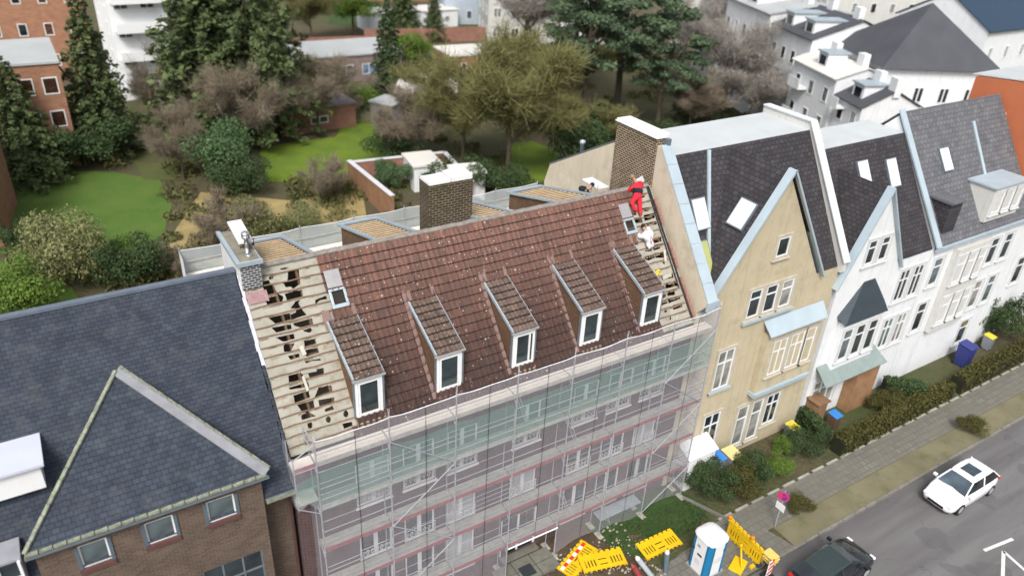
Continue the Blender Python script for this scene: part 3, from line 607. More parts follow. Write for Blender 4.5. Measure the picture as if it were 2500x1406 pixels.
# ================================================================ scaffolding behind the house
SB = thing('scaffolding', 'rear scaffolding with white netting seen over the ridge beyond the brick chimney', 'scaffolding', (8, 13.1, 0))
XB = [-1.25+i*2.66 for i in range(8)]
for x in XB:
    mb = MB(); mb.tube([(x, 13.5, .1), (x, 13.5, 12.1)], .025, 6); mb.tube([(x, 12.8, .1), (x, 12.8, 10.8)], .025, 6); mb.build('pole', GALV, SB)
for i in range(7):
    a, b = XB[i], XB[i+1]
    for z in (10.85, 8.85, 6.85): MB().box(a+.03, b-.03, 12.84, 13.46, z-.04, z).build('deck_board', DECKN if z > 10 else DECKO, SB)
    MB().tube([(a, 13.47, 11.4), (b, 13.47, 11.4)], .02, 5).build('guard_rail', GALV, SB)
    V = []; F = []; n = 10
    for j in range(9):
        for k in range(n+1): s = k/n; V.append((a+(b-a)*s, 13.54+.03*math.sin(6*s+j), (11.95-.06*math.sin(math.pi*s)) + (2.0-11.95)*j/8))
    for j in range(8):
        for k in range(n): q = j*(n+1)+k; F.append((q, q+1, q+n+2, q+n+1))
    mb = MB(); mb.add(V, F); o = mb.build('debris_net', NETD, SB, smooth=True); MB().tube(V[:n+1], .018, 5).build('net_hem', HEM, o)
mb = MB(); mb.add([(-1.25, 13.54, 11.95), (-1.25, 12.7, 11.9), (-1.25, 12.7, 6), (-1.25, 13.54, 6)], [(0, 1, 2, 3)]); mb.build('side_net', HEM, SB)
# small aluminium working platform on the rear roof near the tall chimney
WP = thing('work_platform', 'small pale aluminium work platform behind the ridge in front of the beige fire wall', 'platform', (16.2, 7.1, 13.0))
MB().box(15.9, 16.52, 6.5, 7.8, 14.46, 14.5).build('deck', pm('bright_alu', (.72, .73, .74), .5, .08), WP, bevel=.01)
for x in (15.9, 16.5):
    for y in (6.55, 7.75): MB().tube([(x, y, 15.03-.595*(y-4.95)+.0), (x, y, 14.62)], .022, 6).build('leg', ALU, WP)
for z in (13.7, 13.95, 14.2): MB().tube([(15.9, 6.55, z), (15.9, 7.75, z)], .014, 5).build('rung', ALU, WP)

# ================================================================ people
SKIN = pm('skin', (.42, .26, .19), .6, .08); REDC = pm('red_cloth', (.62, .025, .045), .85, .25, 9, .5); BLKC = pm('black_cloth', (.018, .02, .03), .9, .4, 8, .4)
WHC = pm('white_cloth', (.74, .72, .74), .9, .1, 9, .5); HAIR = pm('dark_hair', (.025, .018, .014), .8, .4); HAIRB = pm('fair_hair', (.25, .17, .09), .8, .4); SHOE = pm('shoe', (.10, .09, .085), .8, .3)
def skinned(name, verts, edges, rad, mat, parent, sub=1, root=0):
    off = rootloc(parent); me = bpy.data.meshes.new(name); me.from_pydata([tuple(np.array(v)-off) for v in verts], edges, []); me.materials.append(mat)
    o = bpy.data.objects.new(name, me); COL.objects.link(o); o.parent = parent
    sk = o.modifiers.new('skin', 'SKIN'); sk.use_smooth_shade = True; lay = me.skin_vertices[0] if me.skin_vertices else None
    if lay is None: me.attributes; bpy.context.view_layer.update(); lay = me.skin_vertices[0]
    for i, r in enumerate(rad): lay.data[i].radius = (r, r) if not isinstance(r, tuple) else r
    lay.data[root].use_root = True
    ss = o.modifiers.new('sub', 'SUBSURF'); ss.levels = sub; ss.render_levels = sub
    bpy.context.view_layer.update(); dg = bpy.context.evaluated_depsgraph_get(); m2 = bpy.data.meshes.new_from_object(o.evaluated_get(dg)); m2.name = name
    o.modifiers.clear(); o.data = m2
    if not m2.materials: m2.materials.append(mat)
    return o
def person(label, base, J, top, bottom, hair, helmet=None, straps=None, waist=None, group=None, bulk=.055):
    """J: joints in world space: pelvis, chest, neck, head, sh/el/ha L/R, hip/kn/an/toe L/R"""
    H = thing('person', label, 'person', base); V, E, Rd, ix = [], [], [], {}
    def add(k, p, r, par=None):
        ix[k] = len(V); V.append(np.array(p, float)); Rd.append(r)
        if par: E.append((ix[par], ix[k]))
    add('pelvis', J['pelvis'], .13); add('waist', (np.array(J['pelvis'])+J['chest'])/2, .12, 'pelvis'); add('chest', J['chest'], .15, 'waist'); add('neck', J['neck'], .06, 'chest'); add('head', J['head'], .095, 'neck')
    hd = np.array(J['head'])+(np.array(J['head'])-J['neck'])/np.linalg.norm(np.array(J['head'])-J['neck'])*.09; add('crown', hd, .07, 'head')
    for s in 'LR':
        add('sh'+s, J['sh'+s], .065, 'chest'); add('el'+s, J['el'+s], .045, 'sh'+s); add('ha'+s, J['ha'+s], .032, 'el'+s)
        d = np.array(J['ha'+s])-J['el'+s]; d = d/np.linalg.norm(d); sd = np.cross(d, [0, 0, 1.]); sd = sd/(np.linalg.norm(sd)+1e-6); pm_ = np.array(J['ha'+s])+d*.06
        add('pa'+s, pm_, .035, 'ha'+s)
        for q in range(4): o = sd*(q-1.5)*.021; add('f%d%s' % (q, s), pm_+d*.045+o, .010, 'pa'+s); add('g%d%s' % (q, s), pm_+d*(.085-.008*abs(q-1.4))+o-np.array([0, 0, .02]), .008, 'f%d%s' % (q, s))
        add('t0'+s, pm_+sd*.045-d*.01, .011, 'pa'+s); add('t1'+s, pm_+sd*.06+d*.03, .009, 't0'+s)
        add('hip'+s, J['hip'+s], .095, 'pelvis'); add('kn'+s, J['kn'+s], .062, 'hip'+s); add('an'+s, J['an'+s], .042, 'kn'+s); add('toe'+s, J['toe'+s], .035, 'an'+s)
    nb_ = len(V); skinned('body', list(V), list(E), list(Rd), SKIN, H)
    add('collar', np.array(J['neck'])*.75+np.array(J['chest'])*.25, .075); V[ix['collar']] = V[ix['collar']]
    def part(name, keys, grow, mat, edges):
        loc = {k: i for i, k in enumerate(keys)}
        return skinned(name, [V[ix[k]] for k in keys], [(loc[a], loc[b]) for a, b in edges], [Rd[ix[k]]+grow for k in keys], mat, H)
    part('jacket', ['chest', 'waist', 'pelvis', 'collar', 'shL', 'elL', 'haL', 'shR', 'elR', 'haR'], bulk, top, [('chest', 'collar'), ('chest', 'waist'), ('waist', 'pelvis'), ('chest', 'shL'), ('shL', 'elL'), ('elL', 'haL'), ('chest', 'shR'), ('shR', 'elR'), ('elR', 'haR')])
    part('trousers', ['pelvis', 'waist', 'hipL', 'knL', 'anL', 'hipR', 'knR', 'anR'], .05, bottom, [('pelvis', 'waist'), ('pelvis', 'hipL'), ('hipL', 'knL'), ('knL', 'anL'), ('pelvis', 'hipR'), ('hipR', 'knR'), ('knR', 'anR')])
    for s in 'LR': skinned('shoe', [J['an'+s]-np.array([0, 0, .03]), np.array(J['toe'+s])], [(0, 1)], [.05, .045], SHOE, H)
    hu = (np.array(J['head'])-J['neck']); hu = hu/np.linalg.norm(hu); mb = MB(); c = np.array(J['head'])+hu*.045
    mb.lathe((0, 0, 0), [(.108*math.cos(a), .125*math.sin(a)) for a in np.linspace(-.15, 1.5, 7)], 14)
    q = Vector((0, 0, 1)).rotation_difference(Vector(hu+np.array([0, -.25, 0]))); mb.v = [tuple(c+np.array(q @ Vector(v))) for v in mb.v]
    mb.build('hair' if not helmet else 'cap', helmet or hair, H, smooth=True)
    fc = J.get('face', (0, 1, 0)); fc = np.array(fc, float); sd = np.cross(fc, hu); mb = MB()
    for e in (-1, 1): mb.lathe(np.array(J['head'])+fc*.09+sd*e*.035+hu*.02, [(.0, -.012), (.013, 0), (0, .012)], 6)
    mb.build('eyes', BLACK, H)
    mb = MB(); mb.lathe(np.array(J['head'])+fc*.105-hu*.01, [(.006, .025), (.016, -.012), (0, -.02)], 6); mb.build('nose', SKIN, H)
    if waist is not None:
        skinned('waistcoat', [V[ix['pelvis']]+np.array([0, 0, -.02]), V[ix['waist']], V[ix['waist']]*.5+V[ix['chest']]*.5], [(0, 1), (1, 2)], [.235, .25, .235], BLKC, H)
    if straps:
        mb = MB(); ch, pe = np.array(J['chest']), np.array(J['pelvis']); bk = np.array([0, -.16, .06])
        mb.tube([np.array(J['shL'])+[0, -.02, .09], ch+bk*1.1+[.02, 0, -.05], pe+bk+[.10, 0, 0]], .016, 5); mb.tube([np.array(J['shR'])+[0, -.02, .09], ch+bk*1.1-[.02, 0, .05], pe+bk-[.10, 0, 0]], .016, 5); mb.build('braces', pm('brace_strap', (.22, .02, .05)), H)
    return H
A = np.array
person('person in red work clothes with black waist climbing the battens at the ridge', tuple(RF(16.45, 4.2, .05)),
       dict(pelvis=A([16.42, 4.42, 14.86]), chest=A([16.60, 4.66, 15.22]), neck=A([16.50, 4.80, 15.42]), head=A([16.44, 4.88, 15.52]), face=(-.3, .95, 0),
            shL=A([16.36, 4.72, 15.24]), elL=A([16.26, 4.80, 15.02]), haL=A([16.20, 4.92, 14.96]), shR=A([16.82, 4.74, 15.26]), elR=A([16.98, 4.86, 15.12]), haR=A([16.98, 5.0, 15.22]),
            hipL=A([16.32, 4.40, 14.80]), knL=A([16.02, 4.32, 14.66]), anL=A([16.18, 4.08, 14.28]), toeL=A([16.14, 4.26, 14.32]), hipR=A([16.52, 4.40, 14.78]), knR=A([16.46, 4.24, 14.46]), anR=A([16.40, 4.02, 14.08]), toeR=A([16.42, 4.20, 14.12])),
       REDC, REDC, HAIRB, waist=(0, 0))
person('person in white shirt with dark crossed braces bending inside the stripped roof strip', tuple(RF(16.25, 3.35, 0)),
       dict(pelvis=A([16.36, 3.12, 13.12]), chest=A([16.28, 3.30, 13.48]), neck=A([16.26, 3.46, 13.64]), head=A([16.24, 3.56, 13.74]), face=(-.2, .9, -.3),
            shL=A([16.06, 3.30, 13.48]), elL=A([15.98, 3.50, 13.34]), haL=A([16.08, 3.62, 13.48]), shR=A([16.50, 3.34, 13.52]), elR=A([16.62, 3.50, 13.44]), haR=A([16.52, 3.68, 13.66]),
            hipL=A([16.26, 3.14, 13.04]), knL=A([16.22, 3.46, 12.89]), anL=A([16.20, 3.34, 12.52]), toeL=A([16.20, 3.50, 12.48]), hipR=A([16.46, 3.14, 13.04]), knR=A([16.48, 3.46, 12.89]), anR=A([16.46, 3.34, 12.52]), toeR=A([16.46, 3.50, 12.48])),
       WHC, WHC, HAIR, straps=True, bulk=.07)
person('person in dark clothes mostly hidden behind the ridge beside the work platform', (14.9, 6.0, 14.2),
       dict(pelvis=A([14.7, 6.15, 14.5]), chest=A([14.72, 6.0, 14.82]), neck=A([14.95, 5.95, 14.92]), head=A([15.02, 5.95, 15.0]), face=(1, 0, 0),
            shL=A([14.6, 5.85, 14.85]), elL=A([14.7, 5.65, 14.75]), haL=A([14.85, 5.55, 14.72]), shR=A([14.62, 6.2, 14.85]), elR=A([14.8, 6.35, 14.72]), haR=A([14.95, 6.3, 14.62]),
            hipL=A([14.65, 6.05, 14.42]), knL=A([14.95, 6.05, 14.35]), anL=A([14.85, 6.35, 14.22]), toeL=A([15.0, 6.4, 14.2]), hipR=A([14.65, 6.3, 14.42]), knR=A([14.95, 6.35, 14.35]), anR=A([14.8, 6.6, 14.12]), toeR=A([14.95, 6.6, 14.1])),
       BLKC, BLKC, HAIR)
gs = MB().obox((17.0, 5.02, 15.26), (.19, .02, .05), (0, .10, .10), (0, -.01, .015)).build('metal_sheet', ALU); tag(gs, 'grey metal sheet held at the ridge by the person in red', 'sheet')

# ================================================================ building site objects
# portable toilet
PT = thing('portable_toilet', 'white portable toilet with blue corner panels and domed white roof', 'portable toilet', (15.95, -3.83, 0))
BLU = pm('toilet_blue', (.015, .17, .34), .45, .08, 2, .05)
h = .56; c_ = .14; ZT = 2.05
oct_ = lambda q, e=0: [(15.95+sx*(h+e), -3.83+sy*(h+e-c_), q) if f else (15.95+sx*(h+e-c_), -3.83+sy*(h+e), q) for sx, sy, f in ((1, -1, 1), (1, 1, 1), (1, 1, 0), (-1, 1, 0), (-1, 1, 1), (-1, -1, 1), (-1, -1, 0), (1, -1, 0))]
b0, b1 = oct_(.05), oct_(ZT)
mw, mbl = MB(), MB()
for i in range(8):
    q = [b0[i], b0[(i+1) % 8], b1[(i+1) % 8], b1[i]]; (mbl if i in (1, 3, 5, 7) else mw).poly(q)
mw.build('wall', WHITEP, PT); 
# blue vertical corner strips wrap onto the faces
for sx in (-1, 1):
    for sy in (-1, 1):
        x, y = 15.95+sx*h, -3.83+sy*h; t = .012
        mbl.prism([(x-sx*c_-sx*.13, y+sy*t, .05), (x-sx*c_, y+sy*t, .05), (x+sx*t, y-sy*c_, .05), (x+sx*t, y-sy*c_-sy*.10, .05), (x-sx*t, y-sy*c_-sy*.10, .05), (x-sx*c_-sx*.13, y-sy*t, .05)], (0, 0, ZT-.05))
mbl.build('corner_panel', BLU, PT)
mb = MB(); prof = [(0.0, .62), (.10, .63), (.16, .56), (.25, .40), (.31, .22), (.335, .05)]; V = []; F = []
for z, rr in prof:
    for k in range(24):
        t = 2*math.pi*k/24; cx, cy = math.cos(t), math.sin(t); m = (abs(cx)**4+abs(cy)**4)**(-.25); V.append((15.95+rr*cx*m*(.98 if z < .2 else .96), -3.83+rr*cy*m, ZT+z-.05))
for j in range(len(prof)-1):
    for k in range(24): F.append((j*24+k, j*24+(k+1) % 24, (j+1)*24+(k+1) % 24, (j+1)*24+k))
F.append(tuple((len(prof)-1)*24+k for k in range(24))); mb.add(V, F); mb.build('roof', WHITE, PT, smooth=True)
mb = MB(); mb.box(15.36, 16.54, -4.42, -3.24, .0, .08); mb.build('base', pm('grey_plastic', (.3, .31, .32)), PT)
mb = MB(); yy = -3.83-h-.012
mb.box(15.62, 16.28, yy, yy+.01, .15, .17); mb.box(15.62, 16.28, yy, yy+.01, 1.95, 1.97); mb.box(15.62, 15.635, yy, yy+.01, .17, 1.95); mb.build('door_edge', pm('grey_line', (.45, .46, .48)), PT)
xx = 15.95-h-.012; mb = MB()
for z, y0, y1 in ((1.20, -3.52, -3.40), (1.05, -3.98, -3.72)): mb.box(xx, xx+.01, y0, y1, z, z+.10)
for k in range(3):   # little beetle-like emblem
    mb.tube([(xx, -3.80+k*.07, 1.50), (xx, -3.75+k*.05, 1.58), (xx, -3.80+k*.07, 1.66)], .008, 4)
mb.tube([(xx, -3.82, 1.58), (xx, -3.64, 1.58)], .008, 4)
for k in range(3): mb.tube([(16.20+k*.05, yy, 1.45), (16.23+k*.035, yy, 1.52), (16.20+k*.05, yy, 1.59)], .008, 4)
mb.build('emblem', BLACK, PT)
mb = MB(); 
for z in (.55, .62, .69, .76): mb.box(xx, xx+.008, -3.95+.02*(z > .6), -3.65, z, z+.02)
for z in (.9, 1.0, 1.1): mb.box(15.7, 16.2, yy, yy+.008, z, z+.03)
mb.build('vent_slots', pm('grey_line', (.45, .46, .48)), PT)
# yellow plastic crowd barriers
YEL = pm('yellow_plastic', (.74, .47, .01), .42, .1, 2, .08, dirt=(.5, .36, .06), dirtamt=.4); REDR = pm('reflective_red', (.62, .04, .03), .4, .1); WHR = pm('reflective_white', (.8, .8, .78), .4, .05)
def barrier_mesh():
    L, Hh, t = 2.1, 1.0, .05; pcs = []
    zs = [0, .10, .22, .56, .62, .82, 1.0]; slots = []
    for k in range(4): slots += [(.14+k*.15, .20+k*.15, .24, .60), (1.40+k*.15, 1.46+k*.15, .24, .60)]
    slots += [(.84, 1.24, .26, .32), (.84, 1.24, .52, .58)]
    mb = MB(); xs = sorted({0, L, *[s[0] for s in slots], *[s[1] for s in slots]}); zz = sorted({.06, .84, *[s[2] for s in slots], *[s[3] for s in slots]})
    for i in range(len(xs)-1):
        for j in range(len(zz)-1):
            cx, cz = (xs[i]+xs[i+1])/2, (zz[j]+zz[j+1])/2
            if any(s[0] < cx < s[1] and s[2] < cz < s[3] for s in slots): continue
            mb.box(xs[i], xs[i+1], -.018, .018, zz[j], zz[j+1])
    mb.box(0, L, -.035, .035, .84, .88)
    for i in range(8): mb.box(.02+i*.27, .20+i*.27, -.035, .035, .88, .97)
    for x in (0, L-.05): mb.box(x, x+.05, -.03, .03, 0, .84)
    for i in range(9): mb.box(.1+i*.23, .16+i*.23, -.03, .03, .0, .06)
    a = mb.mesh('panel'); a.materials.append(YEL)
    r = MB(); w_ = MB()
    for i in range(8): (r if i % 2 else w_).box(.06+i*.245, .06+(i+1)*.245, .0181, .0205, .66, .82); (r if i % 2 else w_).box(.06+i*.245, .06+(i+1)*.245, -.0205, -.0181, .66, .82)
    b = r.mesh('red_stripe'); b.materials.append(REDR); c = w_.mesh('white_stripe'); c.materials.append(WHR)
    return a, b, c
BA = barrier_mesh()
def barrier(label, M, stripes=True, group='yellow site barriers'):
    o = thing('safety_barrier', label, 'barrier', (0, 0, 0), group=group); o.matrix_world = M
    for i, (me, nm) in enumerate(zip(BA, ('panel', 'red_stripe', 'white_stripe'))):
        if i and not stripes: continue
        q = bpy.data.objects.new(nm, me); COL.objects.link(q); q.parent = o
    return o
def flatM(x, y, z, ang, tilt=R(88), roll=0): return Matrix.Translation((x, y, z)) @ Matrix.Rotation(ang, 4, 'Z') @ Matrix.Rotation(roll, 4, 'Y') @ Matrix.Rotation(-tilt, 4, 'X')
# lying panels: local z (height) points away from the camera or towards it on the ground
barrier('yellow barrier panel lying flat on the bare soil over the striped one', flatM(10.93, -1.50, .20, R(-14)), False).matrix_world = Matrix.Translation((12.90, -2.10, .16)) @ Matrix.Rotation(R(165), 4, 'Z') @ Matrix.Rotation(R(86), 4, 'X')
barrier('yellow barrier panel lying across the soil edge beside the gas cylinders', Matrix.Translation((15.95, -2.42, .10)) @ Matrix.Rotation(R(178), 4, 'Z') @ Matrix.Rotation(R(84), 4, 'X'), False)
barrier('yellow barrier with red and white stripes lying underneath another panel', Matrix.Translation((10.35, -1.55, .06)) @ Matrix.Rotation(R(22), 4, 'Z') @ Matrix.Rotation(R(-88), 4, 'X'), True)
barrier('yellow barrier standing upright nearest the portable toilet', Matrix.Translation((18.15, -5.05, .02)) @ Matrix.Rotation(R(88), 4, 'Z') @ Matrix.Rotation(R(3), 4, 'X'), False)
barrier('yellow barrier standing upright on the street side of its twin', Matrix.Translation((18.30, -5.00, .02)) @ Matrix.Rotation(R(86), 4, 'Z') @ Matrix.Rotation(R(-3), 4, 'X'), False)
mb = MB(); mb.box(18.45, 18.95, -5.45, -4.85, .55, .62); mb.box(18.42, 18.98, -5.48, -4.82, .40, .46); mb.box(18.45, 18.95, -5.45, -4.85, .22, .30)
for x in (18.5, 18.85):
    for y in (-5.4, -4.95): mb.box(x, x+.06, y, y+.06, 0, .22)
o = mb.build('barrier_feet', pm('pale_yellow', (.74, .55, .16), .5, .12), None, bevel=.01); tag(o, 'stack of pale yellow plastic feet beside the standing barriers', 'barrier foot')  # barrier feet, stacked
o = MB().obox((17.35, -4.55, .05), (.42, .18, 0), (-.12, .28, 0), (0, 0, .05)).box(17.5, 17.62, -4.62, -4.5, .10, .16).build('foot_plate', YEL, None, bevel=.02); tag(o, 'single yellow plastic foot plate lying near the toilet', 'barrier foot')  # one barrier foot
o = MB().tube([(17.35, -4.75, .12), (17.78, -4.15, .72)], .045, 8).lathe((17.78, -4.15, .68), [(.03, 0), (.07, .02), (.07, .08), (.03, .1)], 10).build('yellow_post', YEL, None, smooth=True); tag(o, 'yellow plastic post leaning up from the foot plate', 'post')
def lamp(x, y, z, label):
    t = thing('warning_lamp', label, 'warning lamp', (x, y, z)); MB().box(x-.07, x+.07, y-.05, y+.05, z, z+.10).build('housing', YEL, t, bevel=.01)
    mb = MB(); mb.lathe((x, y, z+.1), [(.06, 0), (.095, .03), (.10, .11), (.07, .17), (.02, .18)], 14); mb.build('lens', pm('amber_lens', (.75, .22, .01), .2, .1), t, smooth=True)
lamp(18.22, -2.94, .97, 'amber warning lamp at the toilet end of the barrier'); lamp(18.2, -4.35, .97, 'amber warning lamp at the street end of the barrier')
BC = thing('traffic_beacon', 'red and white striped traffic beacon beside the pale yellow feet', 'traffic beacon', (18.1, -5.62, 0))
M = MB(); M.box(17.96, 18.24, -5.65, -5.60, .08, .98); M.build('panel', WHR, BC, bevel=.01); mb = MB()
for k in range(3): mb.prism([(17.965, -5.653, .14+k*.3), (18.235, -5.653, .28+k*.3), (18.235, -5.653, .42+k*.3), (17.965, -5.653, .28+k*.3)], (0, .056, 0))
mb.build('red_stripe', REDR, BC); MB().box(17.85, 18.35, -5.85, -5.4, 0, .08).build('foot', BLACK, BC, bevel=.01); MB().tube([(18.28, -5.62, .08), (18.28, -5.62, 1.0)], .03, 8).build('edge', pm('amber_lens', (.75, .22, .01)), BC)
for i, (x, y, lab) in enumerate(((18.05, -5.12, 'dark battery box lying by the striped beacon'), (17.72, -5.02, 'small yellow battery block on the paving near the barrier end'))):
    o = MB().box(x, x+.24, y, y+.16, .0, .15).box(x+.04, x+.08, y+.05, y+.09, .15, .18).box(x+.15, x+.19, y+.05, y+.09, .15, .18).build('battery', [pm('navy_plastic', (.03, .04, .07)), YEL][i], None, bevel=.008); tag(o, lab, 'battery')
def cyl(p, q, r, mat, label, capm):
    t = thing('gas_cylinder', label, 'gas cylinder', tuple(p), group='gas cylinders on site'); p, q = A(p), A(q); d = (q-p)/np.linalg.norm(q-p); L = np.linalg.norm(q-p)
    MB().tube([p, p+d*.04, q-d*.22, q-d*.12, q-d*.06], [r*.9, r, r, r*.8, r*.45], 16).build('bottle', mat, t, smooth=True)
    MB().tube([q-d*.20, q-d*.12, q-d*.06, q], [r*1.01, r*.82, r*.47, r*.3], 14).build('shoulder', capm, t, smooth=True); MB().tube([q, q+d*.08], [.03, .025], 8).build('valve', pm('brass', (.4, .28, .1), .4, .1, 3, 0, .8), t)
cyl((14.20, -3.18, 0), (14.16, -3.06, 1.35), .115, pm('cylinder_grey', (.12, .17, .22), .45, .2), 'upright dark grey gas cylinder with white shoulder', WHITE)
cyl((13.50, -3.15, 0), (12.70, -2.65, 1.35), .12, pm('cylinder_pale', (.42, .46, .50), .45, .1), 'pale grey gas cylinder leaning beside the red one', WHITE)
cyl((12.98, -3.10, 0), (12.42, -2.75, 1.10), .12, pm('cylinder_red', (.30, .05, .05), .5, .2), 'red gas cylinder leaning at the lower edge of site', pm('cylinder_red', (.3, .05, .05)))
# ================================================================ ground, road, pavement
def sheet(name, pts, z, mat, th=None, parent=None):
    mb = MB()
    if th: mb.prism([(x, y, z) for x, y in pts], (0, 0, -th))
    else: mb.poly([(x, y, z) for x, y in pts])
    return struct(mb.build(name, mat))
GM, T = newm('garden_ground'); c = T.coord(); a = T.ramp(T.noise(c, .045, 6, .6), .40, .60); b = T.ramp(T.noise(c, .33, 6, .65), .38, .62); f = T.ramp(T.noise(c, 3, 5, .7), .3, .7)
o = T.mix(a, (.115, .088, .05), (.065, .10, .026)); o = T.mix(T.math('MULTIPLY', b, .6), o, (.15, .115, .06)); o = T.mix(T.math('MULTIPLY', f, .45), o, (.035, .035, .018))
T.l(o, T.b.inputs['Base Color']); T.b.inputs['Roughness'].default_value = .95; T.bump(f, .8, .15)
def grassm(name, c1, c2, sc=.5):
    m, T = newm(name); c = T.coord(); a = T.ramp(T.noise(c, sc, 6, .6), .35, .65); f = T.ramp(T.noise(c, 6, 5, .7), .3, .7)
    o = T.mix(a, c1, c2); o = T.mix(T.math('MULTIPLY', f, .5), o, tuple(x*.45 for x in c1)); T.l(o, T.b.inputs['Base Color']); T.b.inputs['Roughness'].default_value = .95; T.bump(f, .6, .05); return m
LAWNY = grassm('yellow_green_lawn', (.155, .235, .012), (.10, .17, .015)); LAWND = grassm('deep_lawn', (.03, .075, .014), (.05, .095, .02)); LAWNG = grassm('green_lawn', (.07, .15, .016), (.12, .19, .03), .25); LAWNM = grassm('mixed_lawn', (.075, .105, .022), (.12, .12, .04))  # LAWNY is grass of a bright yellow-green colour
SOIL, T = newm('site_soil'); c = T.coord(); a = T.ramp(T.noise(c, .8, 7, .65), .35, .65); f = T.ramp(T.noise(c, 9, 6, .75), .35, .65)
o = T.mix(a, (.105, .070, .042), (.19, .14, .085)); o = T.mix(T.math('MULTIPLY', f, .6), o, (.05, .035, .022)); T.l(o, T.b.inputs['Base Color']); T.b.inputs['Roughness'].default_value = .95; T.bump(f, 1, .06)
struct(MB().poly([(-400, -400, -.14), (600, -400, -.14), (600, 700, -.14), (-400, 700, -.14)]).build('ground', GM))
sheet('ground', [(-400, -5.15), (600, -5.15), (600, 700), (-400, 700)], 0, GM, .13)
ASPH, T = newm('asphalt'); c = T.coord(); mp = T.n('Mapping'); T.l(c, mp.inputs[0]); mp.inputs['Scale'].default_value = (.06, .55, 1); a = T.ramp(T.noise(mp.outputs[0], 1.6, 4), .35, .65); f = T.noise(c, 30, 3)
o = T.mix(a, (.115, .108, .112), (.185, .180, .182)); o = T.mix(T.math('MULTIPLY', f, .35), o, (.07, .07, .07)); pt = T.ramp(T.noise(c, .35, 2), .60, .61); o = T.mix(T.math('MULTIPLY', pt, .45), o, (.09, .085, .09)); vc = T.n('TexVoronoi', feature='DISTANCE_TO_EDGE'); vc.inputs['Scale'].default_value = .22; nd_ = T.n('VectorMath', operation='ADD'); T.l(nd_.outputs[0], vc.inputs['Vector']); T.l(c, nd_.inputs[0]); nn_ = T.n('TexNoise'); nn_.inputs['Scale'].default_value = 1.4; T.l(c, nn_.inputs['Vector']); T.l(nn_.outputs['Color'], nd_.inputs[1]); ck = T.math('LESS_THAN', vc.outputs['Distance'], .0022); o = T.mix(T.math('MULTIPLY', ck, .45), o, (.03, .03, .03))
T.l(o, T.b.inputs['Base Color']); T.b.inputs['Roughness'].default_value = .75; T.bump(f, .3, .01)
sheet('road', [(-300, -13.2), (500, -13.2), (500, -5.16), (-300, -5.16)], -.136, ASPH)
PAVE = brickm('paving_slabs', (.20, .19, .165), (.155, .15, .13), (.06, .055, .045), bw=.5, bh=.5, ms=.02, dirt=(.10, .10, .07))
PAVM, T = newm('pavement_slabs'); c = T.coord(); bt = T.n('TexBrick'); T.l(c, bt.inputs['Vector']); bt.inputs['Scale'].default_value = 1; bt.inputs['Brick Width'].default_value = .35; bt.inputs['Row Height'].default_value = .35; bt.inputs['Mortar Size'].default_value = .012; bt.offset = .5
bt.inputs['Color1'].default_value = (.19, .18, .155, 1); bt.inputs['Color2'].default_value = (.14, .135, .118, 1); bt.inputs['Mortar'].default_value = (.045, .042, .03, 1)
a = T.ramp(T.noise(c, .5, 6, .65), .36, .60); o = T.mix(T.math('MULTIPLY', a, .75), bt.outputs['Color'], (.145, .14, .115)); g = T.ramp(T.noise(c, 1.8, 5, .7), .58, .68); o = T.mix(T.math('MULTIPLY', g, .6), o, (.10, .115, .04))
T.l(o, T.b.inputs['Base Color']); T.b.inputs['Roughness'].default_value = .85; T.bump(bt.outputs['Fac'], -.4, .01)
sheet('pavement', [(14.0, -3.9), (18.2, -2.15), (400, -2.15), (400, -3.75), (20, -3.75), (14, -5.13)], .008, PAVM)
sheet('pavement', [(13.3, -3.2), (14.9, -2.8), (19.8, -2.3), (20.6, -5.13), (8, -5.13), (9, -4.0)], .012, PAVM)
sheet('verge', [(20.6, -3.77), (400, -3.77), (400, -5.13), (20.6, -5.13)], .006, pm('worn_verge', (.175, .16, .10), .95, .25, .6, .5, dirt=(.10, .115, .035), dirtamt=.7))
for nm, y, m in (('kerb', -5.15, (.20, .19, .17)), ('kerb', -2.1, (.34, .33, .29))):
    mb = MB(); rng = random.Random(2); x = 18.6
    while x < 120: L = .9; mb.box(x, x+L-.05, y-.06, y+.07, -.13, .035+rng.uniform(0, .03)); x += L+(.25 if y > -3 else 0)
    struct(mb.build(nm, pm('kerb_stone_%d' % int(y), m, .9, .3, 1.5, .3)))
sheet('soil', [(-5, .98), (12.4, .98), (12.9, -.5), (13.1, -1.1), (13.6, -1.9), (13.9, -2.4), (13.0, -3.6), (9, -4.5), (-5, -4.5)], .014, SOIL)
sheet('lawn', [(12.4, .98), (18.1, .98), (18.6, -.6), (18.55, -1.4), (17.6, -1.8), (16.2, -2.0), (14.2, -2.25), (13.55, -1.9), (13.05, -1.2), (12.9, -.4)], .018, LAWND)
mb = MB(); rng = random.Random(3)
for i in range(2300):
    x, y = rng.uniform(12.7, 18.3), rng.uniform(-2.0, -.1)
    if y < -1.2-.25*(x-13) and x < 16: continue
    if rng.random() < .35 and x < 14: continue
    h_, a = rng.uniform(.05, .16), rng.uniform(0, 6.28); dx, dy = math.cos(a)*.03, math.sin(a)*.03; mb.poly([(x-dx, y-dy, .018), (x+dx, y+dy, .018), (x+rng.uniform(-.06, .06), y+rng.uniform(-.06, .06), h_)])
tag(mb.build('grass', grassm('grass_blade', (.035, .075, .018), (.075, .10, .03), 2)), 'short green grass growing in front of the scaffolding', 'grass', kind='stuff')
mb = MB(); rng = random.Random(9)
for i in range(420):
    x, y = rng.uniform(7, 14.2), rng.uniform(-3.6, .2); s_ = rng.uniform(.012, .05); mb.obox((x, y, .014+s_*.4), (s_, s_*.3, 0), (-s_*.3, s_*.8, 0), (0, s_*.2, s_*.6))
